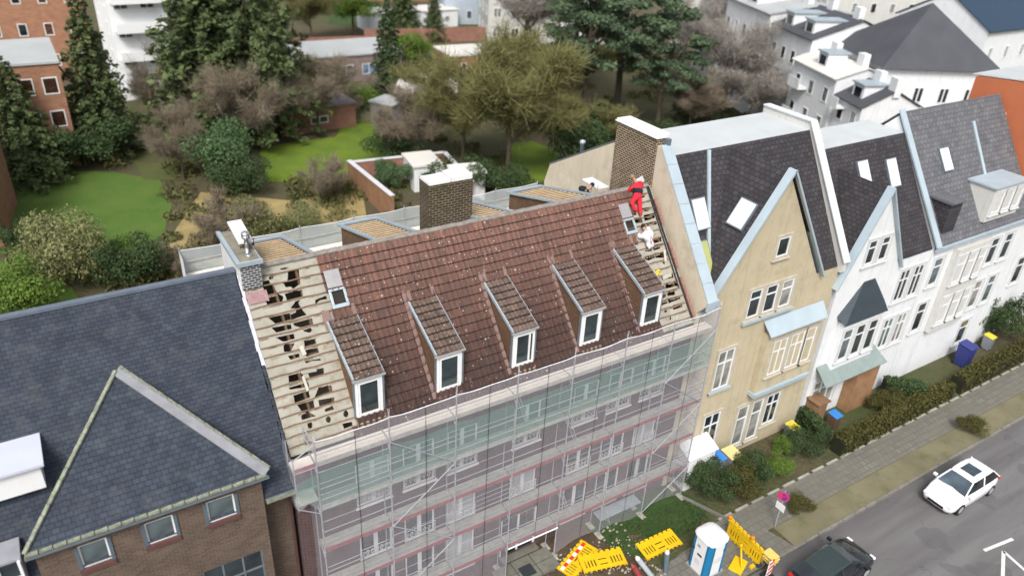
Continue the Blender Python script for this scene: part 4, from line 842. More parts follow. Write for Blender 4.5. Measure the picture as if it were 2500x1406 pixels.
tag(mb.build('stones', pm('pale_stone', (.38, .34, .27), .9, .4, 2)), 'loose pale stones and crumbs scattered on the bare soil', 'stones', kind='stuff')
CONC = pm('old_concrete', (.17, .165, .14), .9, .25, 1.2, .3, dirt=(.09, .10, .05)); mb = MB()
for i in range(3):
    for j in range(2): mb.box(7.35+i*.98, 8.29+i*.98, -.62+j*.62, -.04+j*.62, .0, .13)
mb.box(8.0, 9.9, .62, .99, .13, .18); mb.box(8.5, 9.5, -1.3, -.75, 0, .05); struct(mb.build('path', CONC))
o = MB().poly([(8.45, -.45, .135), (9.1, -.45, .135), (9.1, .15, .135), (8.45, .15, .135)]).build('doormat', pm('slate_mat', (.03, .036, .04))); tag(o, 'dark rectangular doormat on the concrete landing at the entrance', 'doormat')
for i, (a, b) in enumerate((((18.05, -.15), (18.95, -2.25)),)):
    struct(MB().beam((a[0], a[1], .05), (b[0], b[1], .05), .16, .12).build('path', CONC))
mb = MB(); rng = random.Random(12)
for k in range(40): x, y = rng.uniform(14.05, 14.65), rng.uniform(-1.25, -.75); mb.obox((x, y, .04), (.03, .01, 0), (0, .03, 0), (0, 0, .03))
tag(mb.build('leaf_litter', pm('dead_leaf', (.16, .11, .07), .9, .4, 8)), 'small patch of dry leaves lying on the grass', 'leaves', kind='stuff')
# road marking, partly in the lower right corner
mb = MB()
for p, q in (((27.3, -11.3), (29.4, -10.2)), ((29.4, -10.2), (29.1, -11.6)), ((29.1, -11.6), (31.2, -10.6)), ((31.2, -10.6), (31.0, -11.6)), ((28.6, -9.7), (30.6, -10.0))):
    mb.beam((p[0], p[1], -.130), (q[0], q[1], -.130), .16, .004)
struct(mb.build('road_marking', pm('road_paint', (.62, .62, .6), .7, .15, 3)))
# back garden lawns
def lawn(pts, mat, z=.02): return sheet('lawn', [tuple(G(*p)[:2]) for p in pts], z, mat)
lawn([(632, 365), (700, 350), (820, 335), (840, 300), (900, 285), (945, 300), (948, 380), (930, 430), (850, 445), (760, 442), (650, 445)], LAWNY)
lawn([(1240, 352), (1300, 345), (1362, 370), (1375, 400), (1340, 440), (1280, 455), (1235, 440)], LAWNY)
lawn([(-60, 415), (120, 418), (270, 420), (390, 440), (420, 500), (400, 570), (300, 640), (200, 640), (60, 620), (-60, 620)], LAWNG, .02)
lawn([(-60, 640), (60, 640), (140, 650), (200, 740), (40, 800), (-60, 800)], LAWNG, .03); lawn([(950, 560), (1010, 540), (1120, 520), (1060, 600)], LAWNM, .03); lawn([(330, 400), (470, 395), (480, 440), (350, 440)], LAWNM, .03)
lawn([(820, 10), (930, 0), (925, 70), (800, 60)], LAWND)
lawn([(1000, 100), (1190, 110), (1160, 170), (990, 180)], LAWNM)
lawn([(300, 290), (430, 285), (420, 360), (330, 400)], LAWNM); lawn([(490, 470), (700, 490), (885, 470), (900, 560), (420, 730), (395, 640), (430, 560)], pm('dry_grass', (.32, .25, .11), .95, .25, .6, .6, dirt=(.12, .11, .045)), .035)

# ================================================================ left neighbour: blue slate roof
HL = thing('terraced_house', 'brown brick house with blue-grey slate roof and hipped front gable on the left', 'house', (-6, 1, 0))
def rl(x, y, h=0): return RF(x, y, h)
mb = MB(); mb.poly([rl(-20, .12, .02), rl(-.72, .12, .02), rl(-.72, 4.98, .02), rl(-20, 4.98, .02)]); mb.poly([(-20, 4.98, 15.05), (-.72, 4.98, 15.05), (-.72, 10.4, 8.9), (-20, 10.4, 8.9)])
mb.build('roof', SLATEN, HL)
MB().beam((-20, 4.98, 15.06), (-.70, 4.98, 15.06), .22, .10).build('ridge', pm('blue_ridge', (.13, .155, .20), .7, .2, 3), HL)
mb = MB(); mb.prism([(-.70, .9, 0), (-.70, .9, 9.95), (-.70, 4.98, 14.95), (-.70, 10.2, 8.9), (-.70, 10.2, 0)], (-19.3, 0, 0)); mb.build('wall', BRICKN, HL, label='dark recessed brick wall')
mb = MB(); BO = [(-6.95, -6.2, 9.12, 10.0), (-5.2, -4.4, 9.12, 10.0), (-3.45, -2.62, 9.12, 10.0), (-3.95, -2.05, 5.6, 7.2), (-6.9, -4.9, 5.6, 7.2)]
wall_open(mb, -7.95, -1.75, 0, 10.4, .10, BO, .12); mb.poly([(-1.75, .1, 0), (-1.75, .9, 0), (-1.75, .9, 10.4), (-1.75, .1, 10.4)]); mb.poly([(-7.95, .1, 0), (-7.95, .1, 10.4), (-7.95, .9, 10.4), (-7.95, .9, 0)]); mb.build('bay_wall', BRICKN, HL)
for i, (a, b, c0, d) in enumerate(BO):
    o = window(HL, (a, .13, c0), b-a, d-c0, leaves=3 if i > 2 else 1, gl=GLASSL if i < 3 else GLASS, fm=WHITEP if i < 3 else ZINCD, fr=.05, mull=.06, bar=.8 if i > 2 else None)
    if i < 3: MB().box(a-.1, b+.1, -.01, .098, c0-.16, c0-.01).build('sill', pm('red_clay_sill', (.12, .055, .052), .8, .2), o, local=False) if False else None
for a, b, c0, d in BO[:3]: MB().box(a-.09, b+.09, .02, .098, c0-.15, c0-.02).build('sill', pm('red_clay_sill', (.12, .055, .052), .8, .2), HL)
for a, b, c0, d in BO[:3]:
    for xa in (a-.10, b): MB().box(xa, xa+.10, .06, .098, c0, d).build('jamb', pm('blue_slate_jamb', (.10, .13, .16), .7, .2), HL)
ap = A([-4.86, 3.45, 13.22]); el, er = A([-8.12, -.12, 10.52]), A([-1.60, -.12, 10.52])
mb = MB(); mb.poly([el, er, ap]); mb.poly([er, A([-1.60, .75, 9.98]), ap]); mb.poly([el, ap, A([-8.12, .75, 9.98])]); mb.build('hip_roof', SLATEN, HL)
mb = MB(); mb.beam(er+[0, 0, .05], ap+[0, 0, .05], .30, .07, (0, -.6, 1)); mb.build('hip_capping', pm('grey_capping', (.24, .245, .27), .7, .2, 2), HL)
mb = MB(); rng = random.Random(5); mossy = pm('mossy_hip', (.24, .26, .20), .9, .45, 5, .5, dirt=(.09, .10, .07), dirtamt=.8)
for (p, q, e) in ((el, ap, A([0, 0, .07])), (er+A([.12, .12, 0]), ap+A([.1, .1, 0]), A([0, 0, .10])), (el+A([0, -.05, 0]), er+A([0, -.05, 0]), A([0, 0, .02]))):
    n = int(np.linalg.norm(q-p)/.33)
    for k in range(n): mb.beam(p+(q-p)*k/n+e, p+(q-p)*(k+.93)/n+e+[0, 0, .02], .11, .07)
mb.build('hip_tiles', mossy, HL)
mb = MB(); mb.box(-8.15, -1.55, -.2, -.1, 10.38, 10.47); mb.box(-1.7, -.72, .0, .12, 9.18, 9.30); mb.build('gutter', ZINCD, HL)
MB().box(-1.7, -.72, -.03, .0, 9.2, 9.36).build('fascia', mossy, HL)
MB().tube([(-.78, .86, 9.2), (-.78, .84, 0)], .05, 8).build('downpipe', pm('brown_pipe', (.10, .05, .04)), HL)
mb = MB(); mb.box(-10.4, -7.30, 1.35, 2.35, 11.4, 12.25); D = mb.build('dormer', WHITE, HL)
MB().box(-10.5, -7.18, 1.2, 2.9, 12.25, 12.33).build('dormer_roof', pm('pale_flat_roof', (.55, .58, .68), .5, .06, 1, .05), D)
GB = MB()
for x in (-9.9, -9.35, -8.85, -8.35): GB.box(x, x+.07, -.05, .05, 2, 10.3)
for z in np.arange(2.2, 10.4, .75): GB.box(-9.9, -8.28, -.03, .04, z, z+.06)
g_ = GB.build('stair_glazing', WHITEP, HL); MB().poly([(-9.9, .02, 2), (-8.3, .02, 2), (-8.3, .02, 10.3), (-9.9, .02, 10.3)]).build('pane', GLASS, g_)
MB().box(-9.95, -8.25, .05, .9, 2, 10.35).build('stair_bay', pm('grey_render', (.3, .31, .34)), HL)

# ================================================================ right neighbours
BEI = pm('cream_render', (.52, .45, .315), .9, .10, .8, .3, dirt=(.38, .335, .245), dirtamt=.7, streak=.45); WHT = pm('white_render', (.76, .78, .80), .85, .05, .7, .1, dirt=(.6, .6, .6), dirtamt=.4, streak=.35); OWH = pm('offwhite_render', (.60, .60, .57), .85, .08, .8, .1, dirt=(.45, .44, .4), dirtamt=.4, streak=.4)
BLUEZ = pm('pale_blue_zinc', (.45, .54, .60), .45, .10, 1.2, .1, .2)
H1 = thing('townhouse', 'cream gabled townhouse with dark roof and tall brick chimney on its fire wall', 'house', (22, 1.5, 0))
prof = [(1.0, 0), (1.0, 10.35), (.44, 11.0), (.55, 11.15), (4.72, 16.78), (7.78, 16.78), (7.78, 16.08), (12.9, 13.2), (13.3, 12.1), (13.3, 0)]
MB().prism([(17.68, y, z) for y, z in prof], (.32, 0, 0)).build('fire_wall', RENDERB, H1)
mb = MB(); cz = lambda t: A([0, .44+t*(4.75-.44), 11.08+t*(16.86-11.08)])
for k in range(8):
    p, q = cz(k/8), cz((k+.985)/8); d = (q-p)/np.linalg.norm(q-p); nn = np.cross([1, 0, 0], d); mb.obox(A([18.0, 0, 0])+(p+q)/2, (.32, 0, -.03), d*np.linalg.norm(q-p)/2, nn*.02)
mb.build('coping', BLUEZ, H1)
MB().beam((17.85, 7.85, 16.10), (17.85, 12.95, 13.22), .40, .05).build('coping', ZINCD, H1)
MB().box(17.66, 18.35, .38, .5, 10.7, 11.15).build('gutter_end', BLUEZ, H1)
C1 = MB().box(17.60, 18.04, 4.95, 7.72, 12.2, 17.12).build('chimney', BRICKC, H1)
MB().box(17.52, 18.12, 4.88, 7.80, 17.12, 17.17).box(17.56, 18.35, 4.95, 7.74, 17.172, 17.26).build('capping', WHITE, C1); MB().box(18.0, 18.22, 4.7, 4.93, 16.75, 17.1).build('vent_box', ZINCD, C1)
MB().lathe((17.95, 10.6, 14.3), [(.11, 0), (.11, .75), (.15, .76), (.15, .9), (.05, .95)], 12).build('flue_pipe', ZINC, H1, smooth=True)
X0, X1 = 18.0, 27.6; E1 = A([0, 1.15, 10.3]); Tp = A([0, 4.7, 16.3])
def slope(x0, x1, y0, z0, y1, z1, name, mat, par, th=.08):
    return MB().prism([(x0, y0, z0), (x1, y0, z0), (x1, y1, z1), (x0, y1, z1)], (0, 0, -th)).build(name, mat, par)
slope(X0, X1, 1.15, 10.3, 4.7, 16.3, 'roof', SLATED, H1); slope(X0, X1, 4.7, 16.32, 7.7, 16.36, 'flat_roof', pm('pale_roof_felt', (.50, .53, .54), .6, .08, .8), H1); slope(X0, X1, 12.5, 10.5, 7.7, 16.3, 'rear_roof', SLATED, H1)
gx, gz, fl, frr, fz, gy = 22.05, 16.25, 18.35, 25.9, 10.6, 1.08
mb = MB(); mb.poly([(X0, gy, 0), (X1+.1, gy, 0), (X1+.1, gy, 10.3), (frr, gy, 10.3), (gx, gy, gz-.1), (fl, gy, 10.3), (X0, gy, 10.3)]); mb.prism([(X0, gy+.01, 0), (X0, gy+.01, 9.9), (X0, 4.85, 16.15), (X0, 7.7, 16.2), (X0, 12.4, 10.4), (X0, 12.4, 0)], (X1-X0, 0, 0)); mb.build('wall', BEI, H1)
yv = lambda z: 1.15+(z-10.3)*(4.7-1.15)/6.0
mb = MB(); mb.poly([(fl, gy-.1, fz), (gx, gy-.1, gz), (gx, yv(gz)+.05, gz), (fl, yv(fz)+.02, fz)]); mb.build('gable_roof', SLATEX, H1); mb = MB(); mb.poly([(frr, gy-.1, fz), (frr, yv(fz)+.02, fz), (gx, yv(gz)+.05, gz), (gx, gy-.1, gz)]); mb.build('gable_roof', SLATEX, H1)
def verge(mb, p, q, wd, upv, h_=.10): mb.beam(p, q, wd, h_, upv)
mb = MB(); verge(mb, (fl-.35, gy-.05, fz-.45), (gx, gy-.05, gz+.12), .42, (0, 0, 1)); verge(mb, (frr+.35, gy-.05, fz-.45), (gx, gy-.05, gz+.12), .42, (0, 0, 1)); verge(mb, (20.6, yv(16.2), 16.28), (18.75, yv(10.8), 10.9), .16, (0, -1, .6)); mb.box(X0-.0, fl-.2, 1.0, 1.2, 10.1, 10.28); mb.build('verge_flashing', BLUEZ, H1)
def skylight(par, x, y, z, w_, l_, axx=(1, 0, 0), ty=(0, .509, .861), name='skylight', mat=None):
    axx, ty = A(axx, float) if False else np.array(axx, float), np.array(ty, float); axx /= np.linalg.norm(axx); ty /= np.linalg.norm(ty); n = np.cross(axx, ty)
    o = MB().obox(A([x, y, z])+n*.05, axx*(w_/2+.06), ty*(l_/2+.06), n*.06).build(name, ZINCD, par); MB().obox(A([x, y, z])+n*.12, axx*w_/2, ty*l_/2, n*.01).build('pane', mat or pm('skylight_glass', (.80, .84, .86), .12, .05, 1, 0), o); return o
skylight(H1, 19.25, yv(13.9), 13.9, .75, 1.35)
dgl = A([gx-fl, 0, gz-fz]); dgl = dgl/np.linalg.norm(dgl); skylight(H1, fl+dgl[0]*4.2, 2.05, fz+dgl[2]*4.2, .85, 1.25, (0, -1, 0), tuple(dgl))
skylight(H1, 18.9, yv(12.2), 12.2, .7, 1.5, mat=pm('yellow_blind', (.42, .45, .18), .3, .1))
GLASSC = glassm('curtained_glass', (.24, .24, .22), .12); SURR = pm('stone_surround', (.50, .46, .38), .85, .15, 2, .2, streak=.3); SURW = pm('pale_surround', (.60, .61, .62), .85, .1, 2, .1)
def wset(par, y, lst, rz=0, gl=None, fm=None):
    for a, b, c0, d, lv in lst:
        gl = [GLASS, GLASSL, GLASSC, GLASS][int(a*7+c0*3) % 4]
        sm = SURR if par is H1 else SURW; mb = MB(); e = .03; Y = y+.045; mb.box(a-.14, a-.004, Y-e-.03, Y+.004, c0-.10, d+.14); mb.box(b+.004, b+.14, Y-e-.03, Y+.004, c0-.10, d+.14); mb.box(a-.003, b+.003, Y-e-.03, Y+.004, d+.005, d+.14); mb.box(a-.2, b+.2, Y-e-.10, Y+.004, c0-.16, c0-.104); mb.build('window_frame_trim', sm, par)
        window(par, (a, y, c0), b-a, d-c0, leaves=lv, gl=gl, fm=fm, fr=.07, mull=.07, bar=(d-c0)*.68 if (d-c0) > 1.4 else None)
wset(H1, gy-.05, [(22.3, 23.1, 12.0, 13.0, 1), (21.2, 22.0, 9.0, 10.5, 1), (22.3, 23.1, 9.0, 10.5, 1), (23.4, 24.2, 9.0, 10.5, 1), (19.9, 21.0, 5.2, 7.5, 2), (19.9, 21.0, 1.3, 3.6, 2), (22.4, 23.2, .6, 3.2, 1), (23.5, 24.3, .6, 3.2, 1), (24.6, 25.6, 1.2, 3.2, 2)])
B = MB().box(22.9, 26.9, .75, gy-.01, 4.2, 7.75).build('bay', BEI, H1); wset(H1, .72, [(23.5, 24.5, 5.1, 7.2, 2), (24.8, 25.8, 5.1, 7.2, 2), (26.0, 26.7, 5.1, 7.2, 1)])
MB().prism([(22.7, gy-.02, 8.45), (27.1, gy-.02, 8.45), (27.0, .5, 7.78), (22.8, .5, 7.78)], (0, 0, -.07)).build('bay_roof', BLUEZ, H1); 
for q in ((22.8, 27.0, .6, gy-.01, 3.95, 4.18), (21.0, 24.5, .9, gy-.01, 8.7, 8.85), (19.7, 21.2, .95, gy-.01, 5.0, 5.15)): MB().box(*q).build('string_course', BLUEZ, H1)
MB().prism([(X1+.0, .9, 10.6), (X1, 4.7, 16.7), (X1, 7.8, 16.7), (X1, 7.8, 10), (X1, .9, 10)], (.35, 0, 0)).build('party_wall', OWH, H1); mb = MB(); mb.beam((X1+.17, .8, 10.6), (X1+.17, 4.7, 16.75), .5, .06); mb.beam((X1+.17, 4.7, 16.75), (X1+.17, 7.8, 16.75), .5, .06); mb.build('coping', pm('white_coping', (.62, .66, .68), .5, .05), H1)
o = MB().box(18.4, 20.2, .2, gy-.02, .0, 2.1).prism([(18.3, .1, 2.1), (20.3, .1, 2.1), (20.3, gy-.02, 2.5), (18.3, gy-.02, 2.5)], (0, 0, -.02)).build('porch', WHITE, H1)
# second townhouse, white
H2 = thing('townhouse', 'white townhouse with steep pointed gable and small dark pyramid hood', 'house', (32, 1.5, 0)); X0, X1 = 27.96, 36.2
mb = MB(); gx, gz, fl, frr, fz, gy = 30.0, 14.1, 27.9, 32.9, 9.5, 1.02
mb.poly([(X0, gy, 0), (X1, gy, 0), (X1, gy, 9.3), (frr, gy, 9.3), (gx+.5, gy, gz-.1), (gx, gy, gz-.1), (fl, gy, 9.3), (X0, gy, 9.3)]); mb.prism([(X0, gy+.01, 0), (X0, gy+.01, 9.0), (X0, 4.95, 14.85), (X0, 7.2, 14.9), (X0, 12, 9.5), (X0, 12, 0)], (X1-X0, 0, 0)); mb.build('wall', WHT, H2)
slope(X0, X1, 1.1, 9.4, 4.8, 15.0, 'roof', SLATED, H2); slope(X0, X1, 4.8, 15.02, 7.2, 15.06, 'flat_roof', MC['pale_roof_felt'], H2)
yv2 = lambda z: 1.1+(z-9.4)*3.7/5.6
mb = MB(); mb.poly([(fl, gy-.1, fz), (gx, gy-.1, gz), (gx, yv2(gz)+.05, gz), (fl, yv2(fz)+.02, fz)]); mb.poly([(frr, gy-.1, fz), (frr, yv2(fz)+.02, fz), (gx, yv2(gz)+.05, gz), (gx, gy-.1, gz)]); mb.build('gable_roof', SLATEX, H2)
mb = MB(); mb.beam((fl-.3, gy-.05, fz-.5), (gx, gy-.05, gz+.1), .45, .1); mb.beam((frr+.3, gy-.05, fz-.5), (gx, gy-.05, gz+.1), .35, .1); mb.build('verge_flashing', BLUEZ, H2)
for x, z in ((28.7, 12.9), (31.9, 13.5), (34.3, 13.3)): skylight(H2, x, yv2(z), z, .8, 1.5)
mb = MB(); b4 = [(28.7, gy, 7.0), (28.9, .5, 6.6), (32.6, .5, 6.6), (32.8, gy, 7.0)]; tp = (30.7, 1.2, 9.5)
for i in range(3): mb.poly([b4[i], b4[i+1], tp])
mb.poly(b4); mb.build('bay_roof', pm('hood_slate', (.045, .06, .075), .6, .15), H2)
MB().box(29.0, 32.5, .65, gy-.01, 3.6, 6.62).build('bay', WHT, H2)
wset(H2, .60, [(29.2, 30.0, 4.2, 6.2, 1), (30.3, 31.1, 4.2, 6.2, 1), (31.4, 32.2, 4.2, 6.2, 1)]); wset(H2, gy-.05, [(29.6, 30.3, 9.9, 11.3, 1), (30.7, 31.4, 9.9, 11.3, 1), (33.6, 34.5, 6.6, 8.6, 2), (34.9, 35.8, 6.6, 8.6, 2), (33.6, 34.5, 3.4, 5.4, 2), (34.9, 35.8, 3.4, 5.4, 2), (28.5, 30.5, .9, 2.7, 3)])
MB().prism([(28.0, .0, 3.2), (33.4, .0, 3.2), (33.2, gy-.02, 3.9), (28.2, gy-.02, 3.9)], (0, 0, -.05)).build('canopy', pm('canopy_glass', (.24, .29, .28), .3, .15), H2); MB().box(31.4, 33.4, .3, gy-.03, 0, 3.15).build('entrance', pm('brown_wood_porch', (.30, .17, .09), .8, .3), H2)
MB().box(35.9, 36.2, 1.2, 1.39, 0, 9.4).build('pilaster', OWH, H2)
# third and fourth houses
H3 = thing('townhouse', 'broad off-white house with large plain grey slate roof beside the orange wall', 'house', (41, 1.5, 0)); X0, X1 = 36.25, 46.6
mb = MB(); mb.prism([(X0, gy, 0), (X0, gy, 9.5), (X0, 5.4, 15.8), (X0, 12, 9.0), (X0, 12, 0)], (X1-X0, 0, 0)); mb.build('wall', WHT, H3); slope(X0, X1, .9, 9.4, 5.4, 16.0, 'roof', SLATEG, H3); slope(X0, X1, 12, 9.4, 5.4, 16.0, 'rear_roof', SLATEG, H3)
mb = MB(); mb.beam((X0+.1, .8, 9.5), (X0+.1, 5.4, 16.15), .45, .1); mb.beam((42.6, 1.6, 10.4), (42.9, 4.6, 14.9), .2, .1); mb.box(X0, X1, .75, .95, 9.25, 9.42); mb.build('verge_flashing', BLUEZ, H3)
D = MB().box(37.0, 38.2, 1.3, 3.0, 10.0, 11.8).build('dormer', SLATEX, H3); MB().box(36.9, 38.3, 1.2, 3.2, 11.8, 11.9).build('dormer_roof', SLATEG, D)
D = MB().box(41.0, 44.5, 1.1, 3.0, 10.0, 12.1).build('dormer', OWH, H3); MB().box(40.9, 44.6, 1.0, 3.2, 12.1, 12.2).build('dormer_roof', BLUEZ, D); wset(H3, 1.06, [(41.3, 42.2, 10.5, 11.8, 1), (42.4, 43.3, 10.5, 11.8, 1), (43.5, 44.3, 10.5, 11.8, 1)])
MB().box(38.5, 42, .7, gy-.01, 3.2, 8.9).build('bay', OWH, H3)
wset(H3, .66, [(38.8, 39.7, 6.6, 8.4, 1), (39.9, 40.8, 6.6, 8.4, 1), (41.0, 41.8, 6.6, 8.4, 1), (38.8, 39.7, 3.8, 5.6, 1), (39.9, 40.8, 3.8, 5.6, 1), (41.0, 41.8, 3.8, 5.6, 1)]); wset(H3, gy-.05, [(36.8, 37.7, 6.8, 8.6, 1), (42.8, 43.7, 6.8, 8.6, 1), (44.4, 45.3, 6.8, 8.6, 1), (36.8, 37.7, 3.6, 5.6, 1), (42.8, 43.7, 3.6, 5.6, 1), (44.4, 45.3, 3.6, 5.6, 1), (43.0, 44.0, .8, 2.6, 1)])
skylight(H3, 39.2, 3.6, 13.35, .8, 1.3, ty=(0, .563, .826))
ORG = pm('orange_render', (.50, .16, .075), .9, .08, .7, .15); FLATH4 = pm('pale_roof_felt', (.5, .53, .54)); H4 = thing('townhouse', 'tall orange rendered house at the right edge beyond the grey roof', 'house', (51, 2, 0))
mb = MB(); mb.prism([(46.8, 1.4, 0), (46.8, 1.4, 14.5), (46.8, 3.4, 17.0), (46.8, 7.3, 16.6), (46.8, 7.3, 0)], (9, 0, 0)); mb.build('wall', ORG, H4); slope(46.9, 56, 1.0, 14.1, 3.4, 17.15, 'roof', SLATED, H4); slope(46.9, 56, 7.6, 16.7, 3.4, 17.15, 'flat_roof', FLATH4, H4)
mb = MB(); mb.beam((46.8, 1.0, 14.2), (46.8, 3.4, 17.2), .4, .1); mb.build('verge_flashing', BLUEZ, H4); window(H4, (46.75, 5.6, 13.8), .9, 1.1, rz=R(-90)); MB().box(46.75, 55.5, 1.2, 1.39, 0, 12.2).build('front_wall', WHT, H4); wset(H4, 1.15, [(48, 49, 8, 10, 1), (50.5, 51.5, 8, 10, 1), (48, 49, 4, 6, 1), (50.5, 51.5, 4, 6, 1)])
# ================================================================ houses and sheds farther off
SLB = pm('far_slate', (.075, .078, .09), .8, .15, .5, .2); SLB2 = pm('far_brown_roof', (.12, .085, .075), .85, .2, .5, .2); FLAT = pm('flat_roof_grey', (.40, .42, .42), .8, .12, .3, .1); FLATW = pm('flat_roof_pale', (.66, .64, .60), .8, .08, .4, .1)
BRF = brickm('far_orange_brick', (.40, .20, .12), (.32, .15, .09), (.36, .26, .2), bw=.5, bh=.15)
def house(nm, label, p, rz, w, d, h, rh, wm, rm, cols, rowsn, cat='house', group=None, flat=False, sides=True, dorm=0, chim=1, wh=1.5, ww=1.0, gl=None, fm=None):
    H = thing(nm, label, cat, (p[0], p[1], 0), rz, group); mb = MB()
    if flat: mb.box(0, w, 0, d, 0, h)
    else: mb.prism([(0, 0, 0), (0, 0, h), (0, d/2, h+rh), (0, d, h), (0, d, 0)], (w, 0, 0))
    mb.build('wall', wm, H, local=True); mb = MB()
    if flat: mb.box(-.15, w+.15, -.15, d+.15, h, h+.18)
    else:
        k = rh/(d/2)
        for s_ in (0, 1):
            y0 = -.35 if s_ == 0 else d+.35; mb.prism([(-.2, y0, h-.35*k+.06), (w+.2, y0, h-.35*k+.06), (w+.2, d/2, h+rh+.08), (-.2, d/2, h+rh+.08)], (0, 0, .12))
    Rf = mb.build('roof', rm, H, local=True)
    if chim and not flat: 
        mb = MB(); 
        for c in range(chim): x = w*(.2+.6*c/max(1, chim-1)) if chim > 1 else w*.3; MB().box(x, x+1.1, d/2-.3, d/2+.4, h+rh-.5, h+rh+1.3).build('chimney', BRICKR if wm is BRF else WHT, Rf, local=True)
    st = (h-.6)/max(1, rowsn)
    def wloc(loc, rot, a, b, lv=1):
        key = (round(a, 2), round(b, 2), lv, 'loc', (gl or GLASS).name, (fm or WHITEP).name)
        if key not in WM:
            f, g = win_mesh(a, b, lv, .09, .1, None, .10); x = f.mesh('window'); x.materials.append(fm or WHITEP); y = g.mesh('pane'); y.materials.append(gl or GLASS); WM[key] = (x, y)
        o = bpy.data.objects.new('window', WM[key][0]); COL.objects.link(o); o.parent = H; o.location = loc; o.rotation_euler = (0, 0, rot)
        g = bpy.data.objects.new('pane', WM[key][1]); COL.objects.link(g); g.parent = o
    for r in range(rowsn):
        for c in range(cols): wloc((w*(c+.5)/cols-ww/2, -.06, .9+r*st), 0, ww, wh, 2 if ww > 1.2 else 1)
        if sides:
            n = max(1, int(d/3.6))
            for c in range(n): wloc((-.06, d*(c+.5)/n+ww/2, .9+r*st), R(-90), ww, wh)
    for k in range(dorm):
        x = w*(k+.5)/dorm; D = MB().box(x-.9, x+.9, .6, d/2-.3, h+.1, h+1.7).build('dormer', WHT, H, local=True); MB().box(x-1.05, x+1.05, .4, d/2, h+1.7, h+1.85).build('dormer_roof', ZINC, D, local=True)
        MB().box(x-.55, x+.55, .56, .62, h+.5, h+1.4).build('pane', GLASS, D, local=True)
    return H
P2 = lambda px, py, z=0: tuple(G(px, py, z)[:2])
# row of white houses across the upper right; placed by their eaves
RZ = R(-111.5); dr_ = A([math.cos(RZ), math.sin(RZ)])
for lab, t0, w_, h_, rh_, wm_, rm_, c_, dm, off in (('pale grey house at the far end of the white row, left of the long one', -13, 12, 11.0, 2.4, OWH, SLB, 4, 1, 1.5), ('long white house with dark roof strip at the middle of the row', -1, 12, 12.5, .9, WHT, FLAT, 5, 0, 0),
    ('white house with three narrow upper windows in the row', 11, 9, 11.5, 2.0, WHT, SLB, 4, 1, .6), ('white house with pale balconies nearest the cream townhouse roof', 20, 8.5, 9.5, 1.0, WHT, FLATW, 3, 0, -1.0), ('low white annex closing the row behind the grey slate roof', 28.6, 4.5, 8.0, 1.5, WHT, SLB, 2, 0, -.6)):
    q = A([75.0, 55.0])+dr_*t0+A([.93, -.36])*off; hw_ = house('white_house', lab, tuple(q), RZ, w_-.05, 11 if t0 < 18 else 6.2, h_, rh_, wm_, rm_, c_, 3, dorm=dm+1, chim=2)
    for r_ in (1, 2): MB().box(w_*.15, w_*.42, -1.1, -.01, .5+r_*3.3, .7+r_*3.3).box(w_*.15, w_*.42, -1.1, -1.02, .7+r_*3.3, 1.6+r_*3.3).build('balcony', ZINC if t0 == 11 else WHT, hw_, local=True)
house('apartment_house', 'dark-roofed pale house at the top edge right of centre', P2(1640, 60, 3), R(-60), 14, 11, 11, 3, OWH, SLB2, 5, 3, dorm=0, chim=2)
house('apartment_house', 'grey-roofed pale house along the top edge beyond the pyramid roof', P2(2010, 40, 8), R(-20), 30, 12, 12, 3, OWH, SLB, 9, 3, dorm=4, chim=2)
house('apartment_house', 'navy-roofed white house in the upper right corner', P2(2400, 120, 10), R(0), 22, 12, 12, 3.4, WHT, pm('navy_roof', (.025, .05, .085), .5, .1), 6, 3, dorm=0, chim=1)
house('apartment_house', 'brown-roofed pale house top right of the big pine', P2(1760, 20, 6), R(-60), 20, 11, 12, 3.4, WHT, SLB2, 6, 3, dorm=0, chim=2)
pyr = thing('corner_house', 'dark pyramid-roofed white block beyond the row of white houses', 'house', (67.2, 26.4, 0), R(-27.7)); MB().box(0, 11.5, 0, 11, 0, 11).build('wall', WHT, pyr, local=True)
mb = MB(); b_ = [(-.6, -.6, 11), (12.1, -.6, 11), (12.1, 11.6, 11), (-.6, 11.6, 11)]
for i in range(4): mb.poly([b_[i], b_[(i+1) % 4], (5.7, 4.5, 16.5)])
mb.build('roof', SLB, pyr, local=True)
for c in range(4):
    for r_ in range(3): window(pyr, (0, 0, 0), 1.0, 1.5).location = (1.0+c*2.7, -.06, 1.0+r_*3.3)
# upper centre: white / pale blocks behind the pine
house('apartment_house', 'pale grey apartment house with many white window strips behind the pine', P2(1190, 105, 0), R(-22), 24, 12, 13, 3.5, OWH, SLB, 8, 4, dorm=3, chim=2, ww=1.3)
house('apartment_house', 'blue-grey house left of the pale apartment block at the top', P2(1085, 60, 0), R(-18), 12, 10, 11, 3, pm('blue_render', (.42, .48, .56), .85, .08), SLB, 4, 3, dorm=1)
house('apartment_house', 'brown terrace with dark roof at the top centre edge', P2(820, 5, 0), R(-12), 26, 10, 8, 4, BRICKR, SLB2, 8, 2, dorm=0, chim=2)
